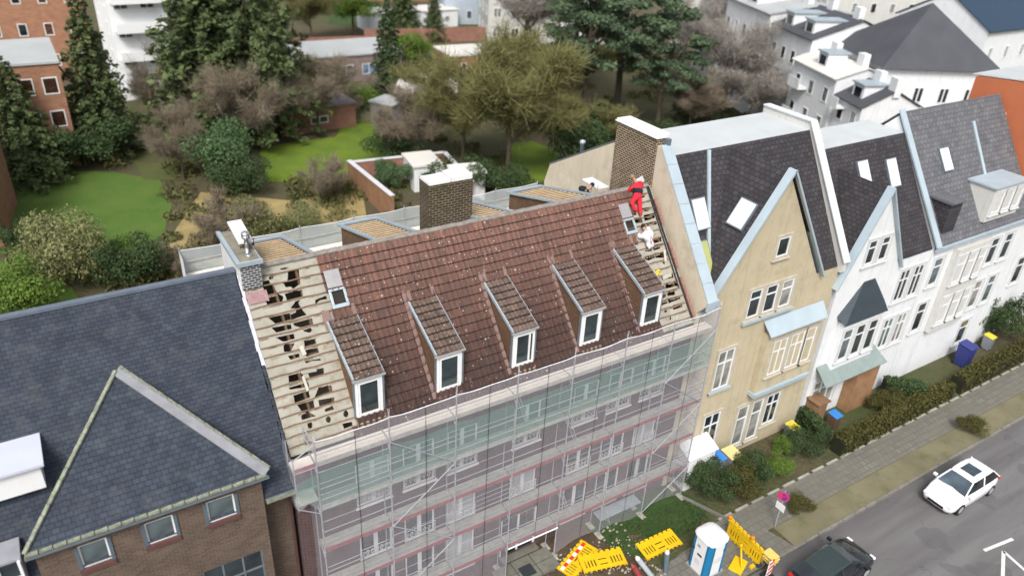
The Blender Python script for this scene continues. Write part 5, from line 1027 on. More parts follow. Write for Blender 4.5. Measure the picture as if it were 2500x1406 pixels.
# upper left
house('brick_house', 'orange brick house with pale grey flat roof behind the dark conifer', (-12.0, 60), 0, 9.5, 10, 9.5, 3, BRF, FLAT, 5, 3, flat=True, ww=1.2)
house('brick_house', 'terracotta brick house with slate roof in the upper left corner', (-14, 97), R(-6), 17, 11, 12, 3, BRF, SLB, 6, 3, dorm=2)
WB = house('apartment_house', 'tall white apartment block with balconies between the conifers', (4.2, 80), R(2), 8.2, 10, 16, 1, pm('bright_white_render', (.85, .87, .88), .8, .03), FLAT, 3, 5, flat=True, ww=1.5)
for r_ in range(5):
    MB().box(.3, 5.4, -1.5, 0, 1.6+r_*3.1, 1.8+r_*3.1).box(.3, 5.4, -1.5, -1.42, 1.8+r_*3.1, 2.7+r_*3.1).box(5.6, 6.3, -.5, 0, 1.0+r_*3.1, 3.9+r_*3.1).build('balcony', pm('bright_white_render', (.85, .87, .88)), WB, local=True)
house('brick_house', 'orange brick house cut off by the left edge', (-15.5, 45.0), R(-8), 6.2, 9, 7.5, 3, BRF, SLB2, 2, 2)
# garden buildings
house('garden_annex', 'long low brick annex with grey roof and blue-framed windows', P2(705, 215), R(-2), 15.5, 9, 3.4, 0, brickm('mauve_brick', (.28, .20, .19), (.22, .16, .16), (.3, .26, .25)), FLAT, 5, 1, 'annex', flat=True, sides=False, ww=1.9, wh=1.4, gl=glassm('blue_glass', (.22, .33, .50)))
house('garage', 'flat-roofed pale garage right of the narrow cypress', P2(965, 285), R(-30), 7, 8.5, 2.7, 0, BRF, FLATW, 2, 1, 'garage', flat=True, ww=.8, wh=1)
house('garage', 'small white-topped garage beyond the red garden wall', P2(1100, 190), R(-5), 8, 6, 2.8, 0, BRF, FLATW, 2, 1, 'garage', flat=True, ww=.8, wh=1)
house('garage', 'long white flat garage at the far end of the gardens', P2(900, 80), R(0), 17, 5, 2.8, 0, WHT, FLATW, 4, 1, 'garage', flat=True, sides=False, ww=1, wh=1)
house('garage', 'low grey shed under the bare trees below the annex', P2(690, 335), R(3), 8.5, 7, 2.6, 0, BRICKR, pm('mauve_felt', (.26, .23, .24), .9, .2, .6), 1, 1, 'shed', flat=True, sides=False, ww=2, wh=.8, gl=GLASSL)
def gwall(label, p, q, h, mat, cm=None, t=.3, name='garden_wall'):
    W = thing(name, label, 'wall', (p[0], p[1], 0)); MB().beam((p[0], p[1], h/2), (q[0], q[1], h/2), t, h).build('wall', mat, W)
    if cm: MB().beam((p[0], p[1], h+.04), (q[0], q[1], h+.04), t+.14, .08).build('coping', cm, W)
gwall('long red brick garden wall across the far gardens', P2(890, 108), P2(1190, 100), 2.2, BRICKR); gwall('red brick garden wall left of the cypress', P2(700, 128), P2(905, 120), 2, BRICKR)
STONE = pm('pale_coping', (.60, .60, .62), .7, .08)
gwall('orange brick wall with white coping running up to the rear netting', P2(855, 450, 0), P2(960, 540, 0), 2.3, brickm('orange_wall', (.36, .19, .10), (.28, .14, .07), (.3, .22, .15)), STONE); gwall('low garden wall with white coping behind the mid chimney', P2(855, 452, 0), P2(1085, 425, 0), 2.2, BRICKR, STONE); gwall('short coped wall right of the mid chimney garden', P2(1085, 425, 0), P2(1150, 500, 0), 2.2, BRICKR, STONE)
sh = house('garden_shed', 'white garden shed with flat roof inside the walled court', P2(1012, 470), R(-8), 2.6, 3.4, 2.4, 0, WHT, FLATW, 1, 1, 'shed', flat=True, sides=False, ww=.8, wh=1)
house('garden_shed', 'white-topped lean-to behind the middle chimney', P2(1075, 500), R(-10), 4.2, 2.2, 2.6, 0, WHT, pm('bright_felt', (.78, .77, .74)), 1, 1, 'shed', flat=True, sides=False, ww=.8, wh=1)
house('garden_shed', 'small grey shed beside the right of the annex gardens', P2(905, 300), R(-60), 3, 3, 2.4, .0, pm('grey_planks', (.25, .24, .24)), FLAT, 1, 1, 'shed', flat=True, sides=False, ww=.8, wh=1)
gwall('pale stone wall at the left edge beside the brick house', P2(-10, 475), P2(60, 405), 1.0, STONE)
# ================================================================ trees and shrubs
def foliage(name, c1, c2, tr=.25):
    m, T = newm(name); rnd = T.n('Attribute', attribute_name='rnd').outputs['Fac']; o = T.mix(rnd, c1, c2); T.l(o, T.b.inputs['Base Color']); T.b.inputs['Roughness'].default_value = .75; T.b.inputs['Specular IOR Level'].default_value = .2
    tl = T.n('BsdfTranslucent'); T.l(o, tl.inputs[0]); mx = T.n('MixShader'); mx.inputs[0].default_value = tr; T.l(T.b.outputs[0], mx.inputs[1]); T.l(tl.outputs[0], mx.inputs[2]); T.l(mx.outputs[0], T.t.nodes['Material Output'].inputs[0]); return m
F_CON = foliage('conifer_needles', (0.047, 0.070, 0.032), (0.176, 0.223, 0.088)); F_PINE = foliage('pine_needles', (0.046, 0.075, 0.049), (0.156, 0.221, 0.117)); F_BUD = foliage('budding_twigs', (0.115, 0.115, 0.040), (0.310, 0.299, 0.127)); F_GRN = foliage('spring_leaf', (.07, .13, .02), (.20, .30, .06))
F_RHO = foliage('evergreen_leaf', (.035, .075, .03), (.17, .27, .12)); F_YEL = foliage('yellow_green_leaf', (.12, .13, .05), (.33, .34, .16)); F_DRK = foliage('dark_leaf', (0.031, 0.056, 0.025), (0.100, 0.150, 0.056)); F_TWG = foliage('bare_twigs', (0.157, 0.129, 0.090), (0.370, 0.314, 0.235)); F_GTW = foliage('grey_twigs', (.24, .22, .195), (.48, .45, .41)); F_HDG = foliage('hedge_leaf', (.045, .05, .015), (.15, .14, .045))
BARK = pm('bark', (.10, .08, .06), .95, .3, 3, .6)
def cards(C, N, size, rng, asp=1.0, up_bias=0.0):
    """small leaf faces at centres C with normals roughly N"""
    n = len(C); N = N+rng.normal(0, .6, (n, 3)); N[:, 2] += up_bias; N /= np.linalg.norm(N, axis=1)[:, None]
    a = np.cross(N, rng.normal(0, 1, (n, 3))); a /= np.linalg.norm(a, axis=1)[:, None]; b = np.cross(N, a); s = size*rng.uniform(.6, 1.4, (n, 1)); k = rng.uniform(.3, .8, (n, 1))
    V = np.stack([C-a*s*asp, C-b*s*k, C+a*s*asp, C+b*s*k], 1).reshape(-1, 3); return V
def mk(name, V, mat, rnd, per=4):
    me = bpy.data.meshes.new(name); n = len(V)//per; me.vertices.add(len(V)); me.vertices.foreach_set('co', V.astype(np.float32).ravel()); me.loops.add(len(V)); me.loops.foreach_set('vertex_index', np.arange(len(V), dtype=np.int32))
    me.polygons.add(n); me.polygons.foreach_set('loop_start', np.arange(0, len(V), per, dtype=np.int32)); me.polygons.foreach_set('loop_total', np.full(n, per, dtype=np.int32)); me.update(calc_edges=True)
    at = me.attributes.new('rnd', 'FLOAT', 'FACE'); at.data.foreach_set('value', np.clip(rnd, 0, 1).astype(np.float32)); me.materials.append(mat); return me
def crown_lobes(seed, nl, spread, n, size, mat, name='crown', flat=.8, h=.62, shell=.55, asp=1.0, rr=(.22, .42)):
    """crown in a unit tree (height 1, radius about 'spread'): clumps of leaves round many lobes"""
    rng = np.random.RandomState(seed); C = []; N = []; Rn = []
    L = []
    for i in range(nl):
        t = rng.uniform(0, 2*math.pi); r = spread*math.sqrt(rng.rand())*.75; z = h+rng.uniform(-.30, .30)*(1-r/spread*.6); L.append((r*math.cos(t), r*math.sin(t), z, spread*rng.uniform(*rr)))
    for (x, y, z, rad) in L:
        m = n//nl; d = rng.normal(0, 1, (m, 3)); d /= np.linalg.norm(d, axis=1)[:, None]; q = rad*(shell+(1-shell)*rng.rand(m, 1)**.5)*rng.uniform(.7, 1.15, (m, 1)); p = d*q; p[:, 2] *= flat
        C.append(p+[x, y, z]); N.append(d); Rn.append(np.full(m, rng.uniform(0, .35))+rng.rand(m)*.65)
    C = np.concatenate(C); N = np.concatenate(N); V = cards(C, N, size, rng, asp, .3); return mk(name, V, mat, np.concatenate(Rn))
def crown_con(seed, n, size, mat, wid=.26, power=.9, base=.08):
    rng = np.random.RandomState(seed); C = []; N = []; Rn = []; tiers = 22
    for i in range(tiers):
        t = (i+.5)/tiers; z = base+(1-base)*t; rad = wid*(1-t)**power+.01; nb = max(4, int(12*(1-t)+3)); ph = rng.rand()*6.28
        for b in range(nb):
            a = ph+2*math.pi*b/nb+rng.normal(0, .15); L = rad*rng.uniform(.7, 1.15); m = int(n*(1-t+.15)/(tiers*nb*.62)); s = rng.rand(m)**.7; wv = rng.normal(0, 1, m)*.10*L*(1-s*.5)
            x = L*s*math.cos(a)-wv*math.sin(a); y = L*s*math.sin(a)+wv*math.cos(a); zz = z-.22*L*s+rng.normal(0, .008, m)
            C.append(np.stack([x, y, zz], 1)); N.append(np.tile([math.cos(a)*.4, math.sin(a)*.4, .9], (m, 1))); Rn.append(np.full(m, rng.uniform(0, .3))+rng.rand(m)*.7*(.4+.6*s))
    C = np.concatenate(C); return mk('crown', cards(C, np.concatenate(N), size, rng), mat, np.concatenate(Rn))
def branches(seed, n0=7, depth=3, spread=.33, r=.018, h0=.22, name='trunk', mat=BARK, twigs=0):
    rng = random.Random(seed); mb = MB(); tips = []
    def br(p, d, L, rad, lev):
        pts = [p]; 
        for k in range(3): d = [d[i]+rng.uniform(-.18, .18) for i in range(3)]; d[2] += .06; q = math.sqrt(sum(x*x for x in d)); d = [x/q for x in d]; p = tuple(p[i]+d[i]*L/3 for i in range(3)); pts.append(p)
        mb.tube(pts, [rad, rad*.8, rad*.62, rad*.45], 5 if lev < 2 else 3); tips.append((p, d, L, rad))
        if lev < depth:
            for k in range(rng.choice((2, 3, 3))): e = [d[i]+rng.uniform(-.75, .75) for i in range(3)]; e[2] = abs(e[2])*.7+.1; j = rng.choice((1, 2, 3)); br(pts[j], e, L*rng.uniform(.6, .8), rad*.5, lev+1)
    mb.tube([(0, 0, 0), (.005, .004, h0*.5), (0, .01, h0), (.01, 0, h0*2)], [r*1.3, r, r*.9, r*.6], 7)
    for k in range(n0): a = 2*math.pi*k/n0+rng.uniform(-.4, .4); z = h0+rng.uniform(0, .9)*h0*1.1; br((0, 0, z), [math.cos(a)*spread*2, math.sin(a)*spread*2, rng.uniform(.5, 1.1)], rng.uniform(.22, .32), r*.55, 1)
    return mb, tips
def stem_mesh(seed, **k): mb, _ = branches(seed, **k); m = mb.mesh('trunk'); m.materials.append(BARK); return m
def bare_crown(seed, n, mat, spread=.36, th=.0028):
    mb, tips = branches(seed, n0=10, depth=3, spread=spread, r=.012); rng = np.random.RandomState(seed); V = []; T0 = np.array([t[0] for t in tips]); m = n//len(tips)+1
    for t in tips:
        p = np.array(t[0]); d = np.array(t[1]); s = p-d*rng.rand(m, 1)*t[2]*.9+rng.normal(0, .022, (m, 3)); e = s+(d*.5+rng.normal(0, .7, (m, 3))+[0, 0, .25])*rng.uniform(.02, .07, (m, 1)); wv = rng.normal(0, 1, (m, 3)); wv /= np.linalg.norm(wv, axis=1)[:, None]; V.append(np.stack([s-wv*th, s+wv*th, e+wv*th*.3, e-wv*th*.3], 1).reshape(-1, 3))
    V = np.concatenate(V); tr = mb.mesh('trunk'); tr.materials.append(BARK); return mk('crown', V, mat, rng.rand(len(V)//4)), tr
KIND = {}
def kind(k):
    if k in KIND: return KIND[k]
    tk = stem_mesh(11, n0=5, depth=1)
    if k == 'conifer': c = crown_con(1, 16000, .011, F_CON, .24)
    elif k == 'spruce': c = crown_con(2, 16000, .012, F_CON, .34, .75)
    elif k == 'cypress': c = crown_con(3, 10000, .014, F_DRK, .21, .55, .02)
    elif k == 'pine': c = crown_lobes(4, 60, .36, 20000, .0095, F_PINE, flat=.5, h=.66, rr=(.10, .24), shell=.2); tk = stem_mesh(14, n0=8, depth=2, r=.016, h0=.34)
    elif k == 'broad': c = crown_lobes(5, 34, .42, 14000, .012, F_GRN, flat=.8, h=.58)
    elif k == 'bud': c, tk = bare_crown(6, 22000, F_BUD, .40, .0022)
    elif k == 'bare': c, tk = bare_crown(7, 20000, F_TWG, .42, .0017)
    elif k == 'greybare': c, tk = bare_crown(8, 18000, F_GTW, .42, .0018)
    elif k == 'rhodo': c = crown_lobes(9, 16, .62, 9000, .019, F_RHO, flat=.75, h=.5, rr=(.3, .5))
    elif k == 'yellow': c = crown_lobes(10, 16, .60, 10000, .017, F_YEL, flat=.8, h=.5, rr=(.3, .5))
    elif k == 'dark': c = crown_lobes(12, 16, .60, 9000, .019, F_DRK, flat=.8, h=.5, rr=(.3, .5))
    elif k == 'green': c = crown_lobes(13, 14, .60, 9000, .019, F_GRN, flat=.75, h=.48, rr=(.3, .5))
    elif k == 'twigbush': c, tk = bare_crown(15, 12000, F_TWG, .7, .0035)
    elif k == 'hedgy': c = crown_lobes(16, 16, .60, 9000, .019, F_HDG, flat=.8, h=.5, rr=(.3, .5))
    KIND[k] = (c, tk); return KIND[k]
def tree(k, name, label, x, y, h, wscale=1.0, group=None, cat='tree', rz=None, z=0, partn='crown'):
    c, tk = kind(k); t = thing(name, label, cat, (x, y, z), random.Random(int(x*13+y*7)).uniform(0, 6.28) if rz is None else rz, group); t.scale = (h*wscale, h*wscale, h)
    for me, nm in ((c, partn), (tk, 'trunk' if cat == 'tree' else 'stem')):
        o = bpy.data.objects.new(nm, me); COL.objects.link(o); o.parent = t
    return t
def tp(k, name, label, px, py, h, ws=1.0, group=None, cat='tree', partn='crown'):
    p = G(px, py, 0); return tree(k, name, label, p[0], p[1], h, ws, group, cat, partn=partn)
tp('spruce', 'conifer_tree', 'broad dark conifer nearest the left edge in front of orange brick', 75, 440, 11, 1.15)
tp('conifer', 'conifer_tree', 'pointed dark conifer just left of the white apartment block', 265, 370, 15.5, 1.1)
tp('dark', 'yew_tree', 'low black-green yew under the left conifers', 210, 405, 6, 1.2)
tp('spruce', 'conifer_tree', 'tallest dark conifer reaching the top edge left of centre', 640, 330, 26, .85); tp('conifer', 'conifer_tree', 'massive shaggy conifer beside the tallest one, on its left', 530, 330, 24, 1.25); tp('conifer', 'conifer_tree', 'dark conifer behind the white block on its right side', 505, 250, 18, 1.0)
tp('bare', 'bare_tree', 'brown leafless tree between the left conifers', 440, 330, 11, .9); tp('bare', 'bare_tree', 'leafless tree in front of the tallest conifer', 600, 380, 11, 1.0)
tp('cypress', 'cypress_tree', 'narrow dark cypress cone beside the grey annex', 952, 245, 12, 1.0)
tp('pine', 'pine_tree', 'large blue-green pine in the upper centre right', 1500, 300, 24, 1.05); tp('pine', 'pine_tree', 'second blue-green pine leaning behind the large one', 1420, 330, 18, 1.1); tp('pine', 'pine_tree', 'lower pine directly behind the tall chimney', 1600, 330, 13, 1.2)
tp('bud', 'budding_tree', 'olive budding tree standing in front of the big pine', 1240, 440, 15, 1.15); tp('bud', 'budding_tree', 'smaller olive budding tree left of the yellow-green lawn', 1130, 400, 11, 1.3); tp('bud', 'budding_tree', 'wispy olive tree above the lawn by the fire wall', 1340, 330, 12, 1.2)
tp('greybare', 'bare_tree', 'pale grey leafless tree in front of the white houses', 1760, 300, 14, 1.1); tp('bare', 'bare_tree', 'rusty brown leafless tree below the long white house', 1880, 260, 12, 1.1); tp('greybare', 'bare_tree', 'grey leafless tree beside the flat roof of the cream townhouse', 1820, 330, 9, 1.3); tp('bare', 'bare_tree', 'brown leafless tree at the right foot of the pines', 1680, 330, 9, 1.2); tp('greybare', 'bare_tree', 'tall grey leafless tree left of the white row', 1660, 210, 14, 1.0); tp('pine', 'pine_tree', 'dark pine at the back of the pine group', 1400, 210, 15, 1.2); tp('bud', 'budding_tree', 'olive tree between pine trunks', 1450, 390, 7, 1.4); tp('dark', 'evergreen_shrub', 'dark shrub under the right pines', 1600, 370, 4, 1.5, cat='shrub', partn='foliage'); tp('dark', 'evergreen_shrub', 'dark shrub left of the grey leafless tree', 1700, 300, 4, 1.5, cat='shrub', partn='foliage')
tp('greybare', 'bare_tree', 'grey leafless tree hiding the pale apartment block', 1280, 180, 17, 1.2)
tp('bare', 'bare_tree', 'leafless tree over the shed below the annex', 780, 330, 10, 1.2); tp('bare', 'bare_tree', 'leafless tree on the right of the bright lawn', 1010, 400, 9, 1.2); tp('bare', 'bare_tree', 'leafless fruit tree at the edge of the dark lawn', 450, 440, 8, .9)
tp('broad', 'leafy_tree', 'bright green leafy tree at the top edge', 865, 90, 11, 1.1); tp('bud', 'budding_tree', 'olive tree beside the bright green one', 760, 110, 11, 1.2); tp('conifer', 'conifer_tree', 'dark conifer at the top edge centre', 985, 80, 11, 1.3); tp('conifer', 'conifer_tree', 'dark conifer left of the blue-grey house', 1060, 100, 8, 1.3)
tp('rhodo', 'evergreen_shrub', 'large pale green evergreen shrub below the tall conifers', 545, 440, 6.5, .95, cat='shrub', partn='foliage'); tp('dark', 'evergreen_shrub', 'dark shrub beneath the pale green one', 590, 470, 4.5, 1.1, cat='shrub', partn='foliage'); tp('yellow', 'budding_shrub', 'big yellow-green budding shrub at left beyond the slate roof', 165, 700, 6.3, .85, cat='shrub', partn='foliage'); tp('dark', 'evergreen_shrub', 'dark evergreen right of the yellow-green shrub', 330, 700, 5, .8, cat='shrub', partn='foliage')
tp('dark', 'evergreen_shrub', 'small dark shrub above the yellow-green shrub', 60, 610, 3, 1.0, cat='shrub', partn='foliage'); tp('green', 'leafy_shrub', 'fresh green shrub behind the yellow-green one', 270, 660, 3.4, 1.0, cat='shrub', partn='foliage'); tp('green', 'leafy_shrub', 'green shrub at the lower left beside the slate ridge', 40, 790, 5, 1.0, cat='shrub', partn='foliage'); tp('twigbush', 'bare_shrub', 'tangled brown shrub above the slate ridge', 440, 690, 3.6, .8, cat='shrub', partn='twigs')
tp('rhodo', 'evergreen_shrub', 'rounded green shrub inside the walled court', 960, 460, 3.2, 1.0, cat='shrub', partn='foliage'); tp('green', 'leafy_shrub', 'light green shrub beside the white garden shed', 1060, 465, 2.6, .8, cat='shrub', partn='foliage'); tp('dark', 'evergreen_shrub', 'dark green shrub above the walled court', 960, 395, 4.5, 1.2, cat='shrub', partn='foliage'); tp('twigbush', 'bare_shrub', 'brown twiggy shrub left of the orange wall', 800, 500, 5, 1.0, cat='shrub', partn='twigs')
tp('green', 'leafy_shrub', 'bright green shrub on the annex side of the cypress', 880, 270, 4, 1.0, cat='shrub', partn='foliage'); tp('green', 'leafy_shrub', 'yellowish green shrub beyond the cypress', 1010, 150, 5, 1.2, cat='shrub', partn='foliage'); tp('twigbush', 'bare_shrub', 'twiggy shrub behind the left chimney', 560, 620, 5.5, 1.0, cat='shrub', partn='twigs'); tp('yellow', 'budding_shrub', 'budding shrub just behind the chimney with the lid board', 620, 600, 4.5, .8, cat='shrub', partn='foliage')
tp('dark', 'evergreen_shrub', 'dark ivy mass behind the beige fire wall', 1440, 420, 8, .9, cat='shrub', partn='foliage'); tp('dark', 'evergreen_shrub', 'dark evergreen at the foot of the olive tree', 1120, 470, 4.5, 1.2, cat='shrub', partn='foliage'); tp('dark', 'evergreen_shrub', 'low dark shrub behind the netting at centre', 1230, 475, 4, 1.2, cat='shrub', partn='foliage'); tp('yellow', 'budding_shrub', 'straw coloured shrub behind the netting left of the middle chimney', 740, 560, 2.6, 1.2, cat='shrub', partn='foliage')
tp('bud', 'budding_tree', 'olive tree at the foot of the largest conifers', 720, 300, 9, 1.0); tp('twigbush', 'bare_shrub', 'brown shrub between lawn and annex', 840, 300, 4, 1.4, cat='shrub', partn='twigs')
# undergrowth that reads as one mass across the back gardens
rng = np.random.RandomState(31); Cn_ = []; 
for i in range(560):
    px, py = rng.uniform(-30, 1900), rng.uniform(130, 700); g0 = G(px, py)
    if g0[1] < 17: continue
    if (632 < px < 950 and 285 < py < 445) or (1235 < px < 1380 and 340 < py < 450) or (px < 420 and 410 < py < 640) or (700 < px < 910 and 120 < py < 215): continue
    rr = rng.uniform(.5, 1.8); m = 130; d = rng.normal(0, 1, (m, 3)); d[:, 2] = np.abs(d[:, 2]); d /= np.linalg.norm(d, axis=1)[:, None]
    Cn_.append((d*[rr, rr, rr*.7]*rng.uniform(.5, 1.05, (m, 1))+g0, d, np.full(m, rng.rand())*.6+rng.rand(m)*.4))
UG = foliage('undergrowth_leaf', (.05, .055, .02), (.20, .20, .08))
uo = bpy.data.objects.new('undergrowth', mk('undergrowth', cards(np.concatenate([q[0] for q in Cn_]), np.concatenate([q[1] for q in Cn_]), .17, rng), UG, np.concatenate([q[2] for q in Cn_]))); COL.objects.link(uo); tag(uo, 'low brown and green undergrowth scattered across the back gardens', 'undergrowth', kind='stuff')
# front gardens on the right
for k, nm, lab, x, y, h_, ws in (('dark', 'evergreen_shrub', 'dark green bush at the corner of the scaffolding netting', 19.4, -.6, 2.4, .9), ('hedgy', 'garden_bush', 'brownish bush below the cream house beside the paved path', 20.6, -1.3, 2.0, 1.0), ('dark', 'evergreen_shrub', 'very dark conifer bush in the cream house front garden', 21.7, -1.0, 2.2, .9), ('green', 'leafy_shrub', 'yellow-green ball bush beside the dark one', 23.4, -1.3, 1.7, .9), ('dark', 'evergreen_shrub', 'dark bush left of the dustbins', 18.7, .7, 2.4, .7), ('hedgy', 'garden_bush', 'low brown bush by the signpost', 22.6, -3.6, 1.0, 1.2), ('dark', 'evergreen_tree', 'rounded dark tree in front of the off-white house', 47.8, 1.0, 4.6, .8), ('hedgy', 'garden_bush', 'brown-green bush near the white house entrance', 33.5, -.8, 1.6, 1.2), ('dark', 'evergreen_shrub', 'dark bush between the cream and white houses', 26.2, -.8, 1.7, 1.1), ('green', 'leafy_shrub', 'small green bush near the yellow lidded bin', 25.2, -.2, 1.2, .9), ('hedgy', 'garden_bush', 'brown bush on the verge by the kerb', 36.5, -4.3, 1.2, 1.3)):
    tree(k, nm, lab, x, y, h_, ws, cat='tree' if 'tree' in nm else 'shrub', partn='crown' if 'tree' in nm else 'foliage')
def hedge(label, p, q, h, wd, mat, n, seed):
    rng = np.random.RandomState(seed); p, q = np.array(p), np.array(q); d = q-p; L = np.linalg.norm(d); d /= L; s = rng.rand(n)*L; f = rng.rand(n); a = rng.uniform(-1, 1, n)*wd/2; z = rng.rand(n)*h; top = f < .5; z[top] = h+rng.normal(0, .05, top.sum()); sd = ~top; a[sd] = np.sign(a[sd])*wd/2+rng.normal(0, .04, sd.sum())
    C = np.stack([p[0]+d[0]*s-d[1]*a, p[1]+d[1]*s+d[0]*a, z], 1); N = np.zeros((n, 3)); N[top, 2] = 1; N[sd, 0] = -d[1]*np.sign(a[sd]); N[sd, 1] = d[0]*np.sign(a[sd])
    H = thing('hedge', label, 'hedge', (p[0], p[1], 0)); me = mk('foliage', cards(C, N, .07, rng)-np.array([p[0], p[1], 0]), mat, rng.rand(n)); o = bpy.data.objects.new('foliage', me); COL.objects.link(o); o.parent = H
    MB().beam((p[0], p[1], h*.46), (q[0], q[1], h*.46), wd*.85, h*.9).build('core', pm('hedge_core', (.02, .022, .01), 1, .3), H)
hedge('clipped brown-green hedge along the pavement in front of the white house', (27.8, -1.7), (38.5, -1.6), 1.0, .8, F_HDG, 7000, 3); hedge('long low hedge along the pavement farther right', (39.3, -1.6), (58, -1.4), 1.1, .9, F_HDG, 7000, 4); hedge('dark cross hedge between the cream and white front gardens', (27.4, -1.2), (28.2, 1.0), 1.2, .7, F_DRK, 2600, 5)
hedge('dark hedge below the off-white house', (34.6, .3), (36.3, -1.2), 1.3, .9, F_DRK, 2600, 6)
# bins
def bin_(x, y, lid, body, label, s=1.0, rz=0):
    t = thing('wheelie_bin', label, 'dustbin', (x, y, 0), rz, 'dustbins in the front gardens'); mb = MB(); w0, w1 = .24*s, .29*s
    v = [(-w0, -w0, .05), (w0, -w0, .05), (w0, w0, .05), (-w0, w0, .05), (-w1, -w1, .98*s), (w1, -w1, .98*s), (w1, w1, .98*s), (-w1, w1, .98*s)]; mb.add(v, [(0, 3, 2, 1), (4, 5, 6, 7), (0, 1, 5, 4), (1, 2, 6, 5), (2, 3, 7, 6), (3, 0, 4, 7)]); mb.build('body', body, t, local=True, bevel=.02)
    MB().prism([(-.31*s, -.33*s, .98*s), (.31*s, -.33*s, .98*s), (.31*s, .31*s, 1.04*s), (-.31*s, .31*s, 1.04*s)], (0, 0, .05)).build('lid', lid, t, local=True, bevel=.015)
    for sx in (-1, 1): MB().tube([(sx*.22*s, .26*s, .1), (sx*.27*s, .26*s, .1)], .1, 12).build('wheel', BLACK, t, local=True)
    return t
GREYP = pm('bin_grey', (.24, .26, .29), .5, .1); YL = pm('bin_yellow', (.72, .58, .06), .45, .05); BL = pm('bin_blue', (.05, .22, .60), .45, .05); NV_ = pm('bin_navy', (.04, .05, .20), .5, .05)
bin_(20.55, .35, BL, GREYP, 'grey dustbin with blue lid nearest the scaffolding', 1.3); bin_(21.45, .15, pm('bin_cream', (.70, .58, .26)), GREYP, 'grey dustbin with cream yellow lid beside the blue one', 1.3)
bin_(26.4, .3, YL, GREYP, 'dustbin with bright yellow lid before the brown entrance'); bin_(29.4, -.2, BL, pm('bin_brown', (.12, .08, .05)), 'blue lidded dustbin near the white house entrance'); bin_(46.0, .2, YL, GREYP, 'distant yellow lidded bin near the dark tree'); bin_(42.6, -.1, NV_, NV_, 'large navy bin in front of the off-white house', 1.5)
hs_ = thing('bin_shelter', 'small wooden bin shelter beside the white house path', 'shelter', (28.9, .6, 0)); MB().box(28.2, 29.0, .2, 1.3, 0, 1.8).build('panel', pm('brown_fence', (.22, .13, .07), .85, .25), hs_); MB().box(28.1, 29.1, .1, 1.35, 1.8, 1.88).build('roof', pm('brown_fence', (.22, .13, .07)), hs_)
# no-parking sign
SG = thing('road_sign', 'round pink and violet no-parking sign above small white plate', 'road sign', (20.7, -3.75, 0)); MB().tube([(20.7, -3.75, 0), (20.7, -3.75, 2.35)], .03, 8).build('pole', GALV, SG)
mb = MB(); mb.tube([(20.68, -3.75, 2.0), (20.655, -3.76, 2.0)], .27, 28); dsk = mb.build('disc', pm('sign_red', (.60, .04, .14), .4, .05), SG); MB().tube([(20.656, -3.76, 2.0), (20.645, -3.762, 2.0)], .19, 28).build('centre', pm('sign_blue', (.10, .05, .42), .4, .05), dsk)
mb = MB(); 
for s_ in (1,): mb.obox((20.642, -3.762, 2.0), (.004, 0, 0), (0, .03, .03*s_), (0, .17, -.17*s_))
mb.build('bar', MC['sign_red'], dsk); MB().box(20.655, 20.67, -4.0, -3.5, 1.15, 1.55).build('plate', WHITEP, SG)
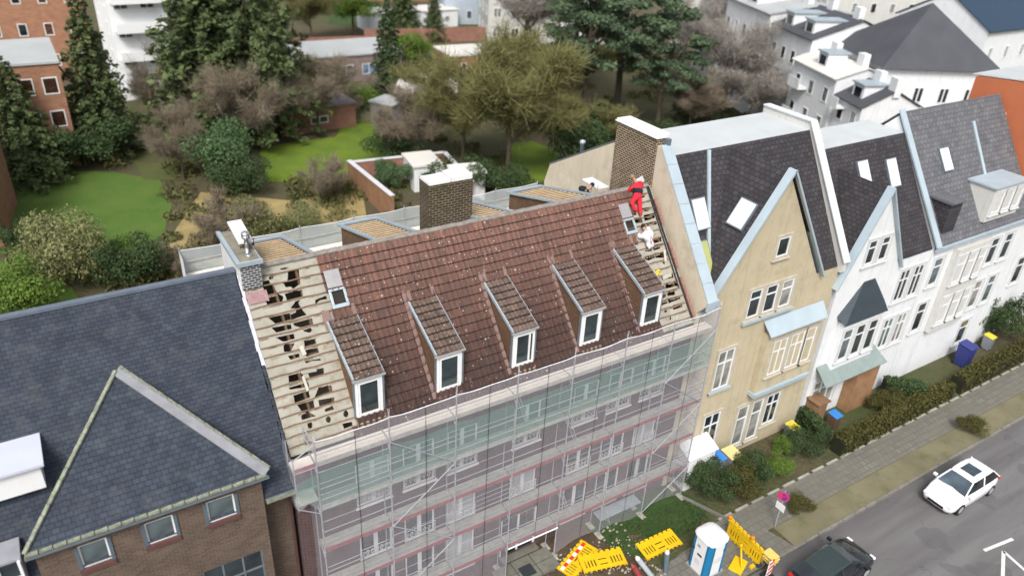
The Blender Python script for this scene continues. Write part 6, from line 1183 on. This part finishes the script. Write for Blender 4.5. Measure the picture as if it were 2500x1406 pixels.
# ================================================================ cars
def car(label, x, y, rz, paint, dark_roof=None, group='cars on the road', z=-.136):
    t = thing('car', label, 'car', (0, 0, 0), 0, group); L = 4.5
    st = [(-2.22, .60, .34, .62, None), (-2.12, .74, .24, .84, None), (-1.7, .84, .20, .96, None), (-1.2, .88, .20, .99, None), (-.4, .89, .20, 1.0, None), (.5, .89, .20, 1.0, None), (1.0, .88, .20, .98, None), (1.5, .86, .20, .88, None), (2.0, .78, .24, .74, None), (2.22, .62, .34, .58, None)]
    V = []; F = []
    for (cx, hw, zb, zt, _) in st:
        ring = [(-hw*.92, zb), (-hw, zb+.12), (-hw*1.02, (zb+zt)/2), (-hw*.97, zt-.06), (-hw*.86, zt), (0, zt+.035), (hw*.86, zt), (hw*.97, zt-.06), (hw*1.02, (zb+zt)/2), (hw, zb+.12), (hw*.92, zb), (0, zb-.02)]; V += [(cx, a, b) for a, b in ring]
    n = 12
    for i in range(len(st)-1):
        for k in range(n): F.append((i*n+k, i*n+(k+1) % n, (i+1)*n+(k+1) % n, (i+1)*n+k))
    F.append(tuple(range(n))[::-1]); F.append(tuple((len(st)-1)*n+k for k in range(n)))
    mb = MB(); mb.add(V, F); body = mb.build('body', paint, t, smooth=True, local=True)
    # cabin: glass house then roof skin
    def ring2(cx, hw, z): return [(cx, -hw, z), (cx, hw, z)]
    lo = [(-1.95, .76, .97), (-1.2, .80, 1.0), (.3, .80, 1.0), (1.12, .76, .97)]; hi = [(-1.45, .58, 1.40), (-.95, .62, 1.46), (-.1, .62, 1.47), (.38, .58, 1.42)]
    for s_ in (-1, 1):
        g = MB()
        for i in range(3): g.poly([(lo[i][0], s_*lo[i][1], lo[i][2]), (lo[i+1][0], s_*lo[i+1][1], lo[i+1][2]), (hi[i+1][0], s_*hi[i+1][1], hi[i+1][2]), (hi[i][0], s_*hi[i][1], hi[i][2])])
        g.build('side_window', glassm('car_glass', (.015, .02, .025), .04), t, local=True)
    MB().poly([(lo[3][0], -.74, .97), (lo[3][0], .74, .97), (hi[3][0], .56, 1.42), (hi[3][0], -.56, 1.42)]).build('windscreen', glassm('car_screen', (.05, .07, .09), .04), t, local=True); MB().poly([(lo[0][0], -.74, .97), (hi[0][0], -.56, 1.40), (hi[0][0], .56, 1.40), (lo[0][0], .74, .97)]).build('rear_window', MC['car_glass'], t, local=True)
    r = MB(); V = []; F = []
    for (cx, hw, z_) in [(-1.5, .585, 1.40), (-1.0, .63, 1.475), (-.3, .64, 1.50), (.15, .63, 1.48), (.42, .585, 1.42)]: V += [(cx, -hw, z_-.02), (cx, -hw*.85, z_+.01), (cx, 0, z_+.025), (cx, hw*.85, z_+.01), (cx, hw, z_-.02)]
    for i in range(4):
        for k in range(4): F.append((i*5+k, i*5+k+1, (i+1)*5+k+1, (i+1)*5+k))
    r.add(V, F)
    for s_ in (-1, 1):
        r.beam((lo[0][0]-.02, s_*.77, .98), (hi[0][0]-.02, s_*.59, 1.41), .07, .06); r.beam((lo[3][0]+.02, s_*.77, .98), (hi[3][0]+.02, s_*.59, 1.42), .06, .06); r.beam((-.45, s_*.805, 1.0), (-.5, s_*.63, 1.47), .07, .04)
    r.build('roof', dark_roof or paint, t, smooth=False, local=True)
    if dark_roof is None: MB().box(-.75, .05, -.36, .36, 1.522, 1.53).build('sunroof', MC['car_screen'], t, local=True)
    for sx in (-1.38, 1.38):
        for sy in (-1, 1):
            w_ = MB().tube([(sx, sy*.70, .33), (sx, sy*.905, .33)], .33, 20).build('wheel', BLACK, t, local=True); MB().tube([(sx, sy*.905, .33), (sx, sy*.915, .33)], .20, 14).build('rim', ALU, w_, local=True)
    for sy in (-1, 1):
        MB().box(2.02, 2.20, sy*.60-.14, sy*.60+.14, .56, .70).build('headlight', pm('lamp_glass', (.75, .78, .8), .15, .05), t, local=True, bevel=.03); MB().box(-2.18, -2.0, sy*.66-.12, sy*.66+.12, .70, .86).build('tail_light', pm('lamp_red', (.45, .02, .02), .2, .1), t, local=True, bevel=.03)
        MB().obox((.95, sy*.98, 1.02), (.07, 0, 0), (0, .10, 0), (0, 0, .07)).build('mirror', paint, t, local=True, bevel=.02)
    MB().box(2.05, 2.235, -.42, .42, .38, .52).build('grille', BLACK, t, local=True); MB().box(-2.24, -2.15, -.26, .26, .48, .60).build('number_plate', WHITEP, t, local=True)
    t.location = (x, y, z); t.rotation_euler = (0, 0, rz); return t
CARW = pm('white_car_paint', (.80, .81, .83), .22, .03, 1, 0, spec=.6); CARB = pm('black_car_paint', (.012, .015, .017), .12, .1, 1, 0, spec=.8)
car('white car with sunroof driving along the grey road', 31.1, -6.85, R(180), CARW); car('black car at the bottom edge of the road', 20.65, -7.0, R(2), CARB, pm('dark_roof_glass', (.03, .045, .045), .08, .1, 1, 0, spec=.8))
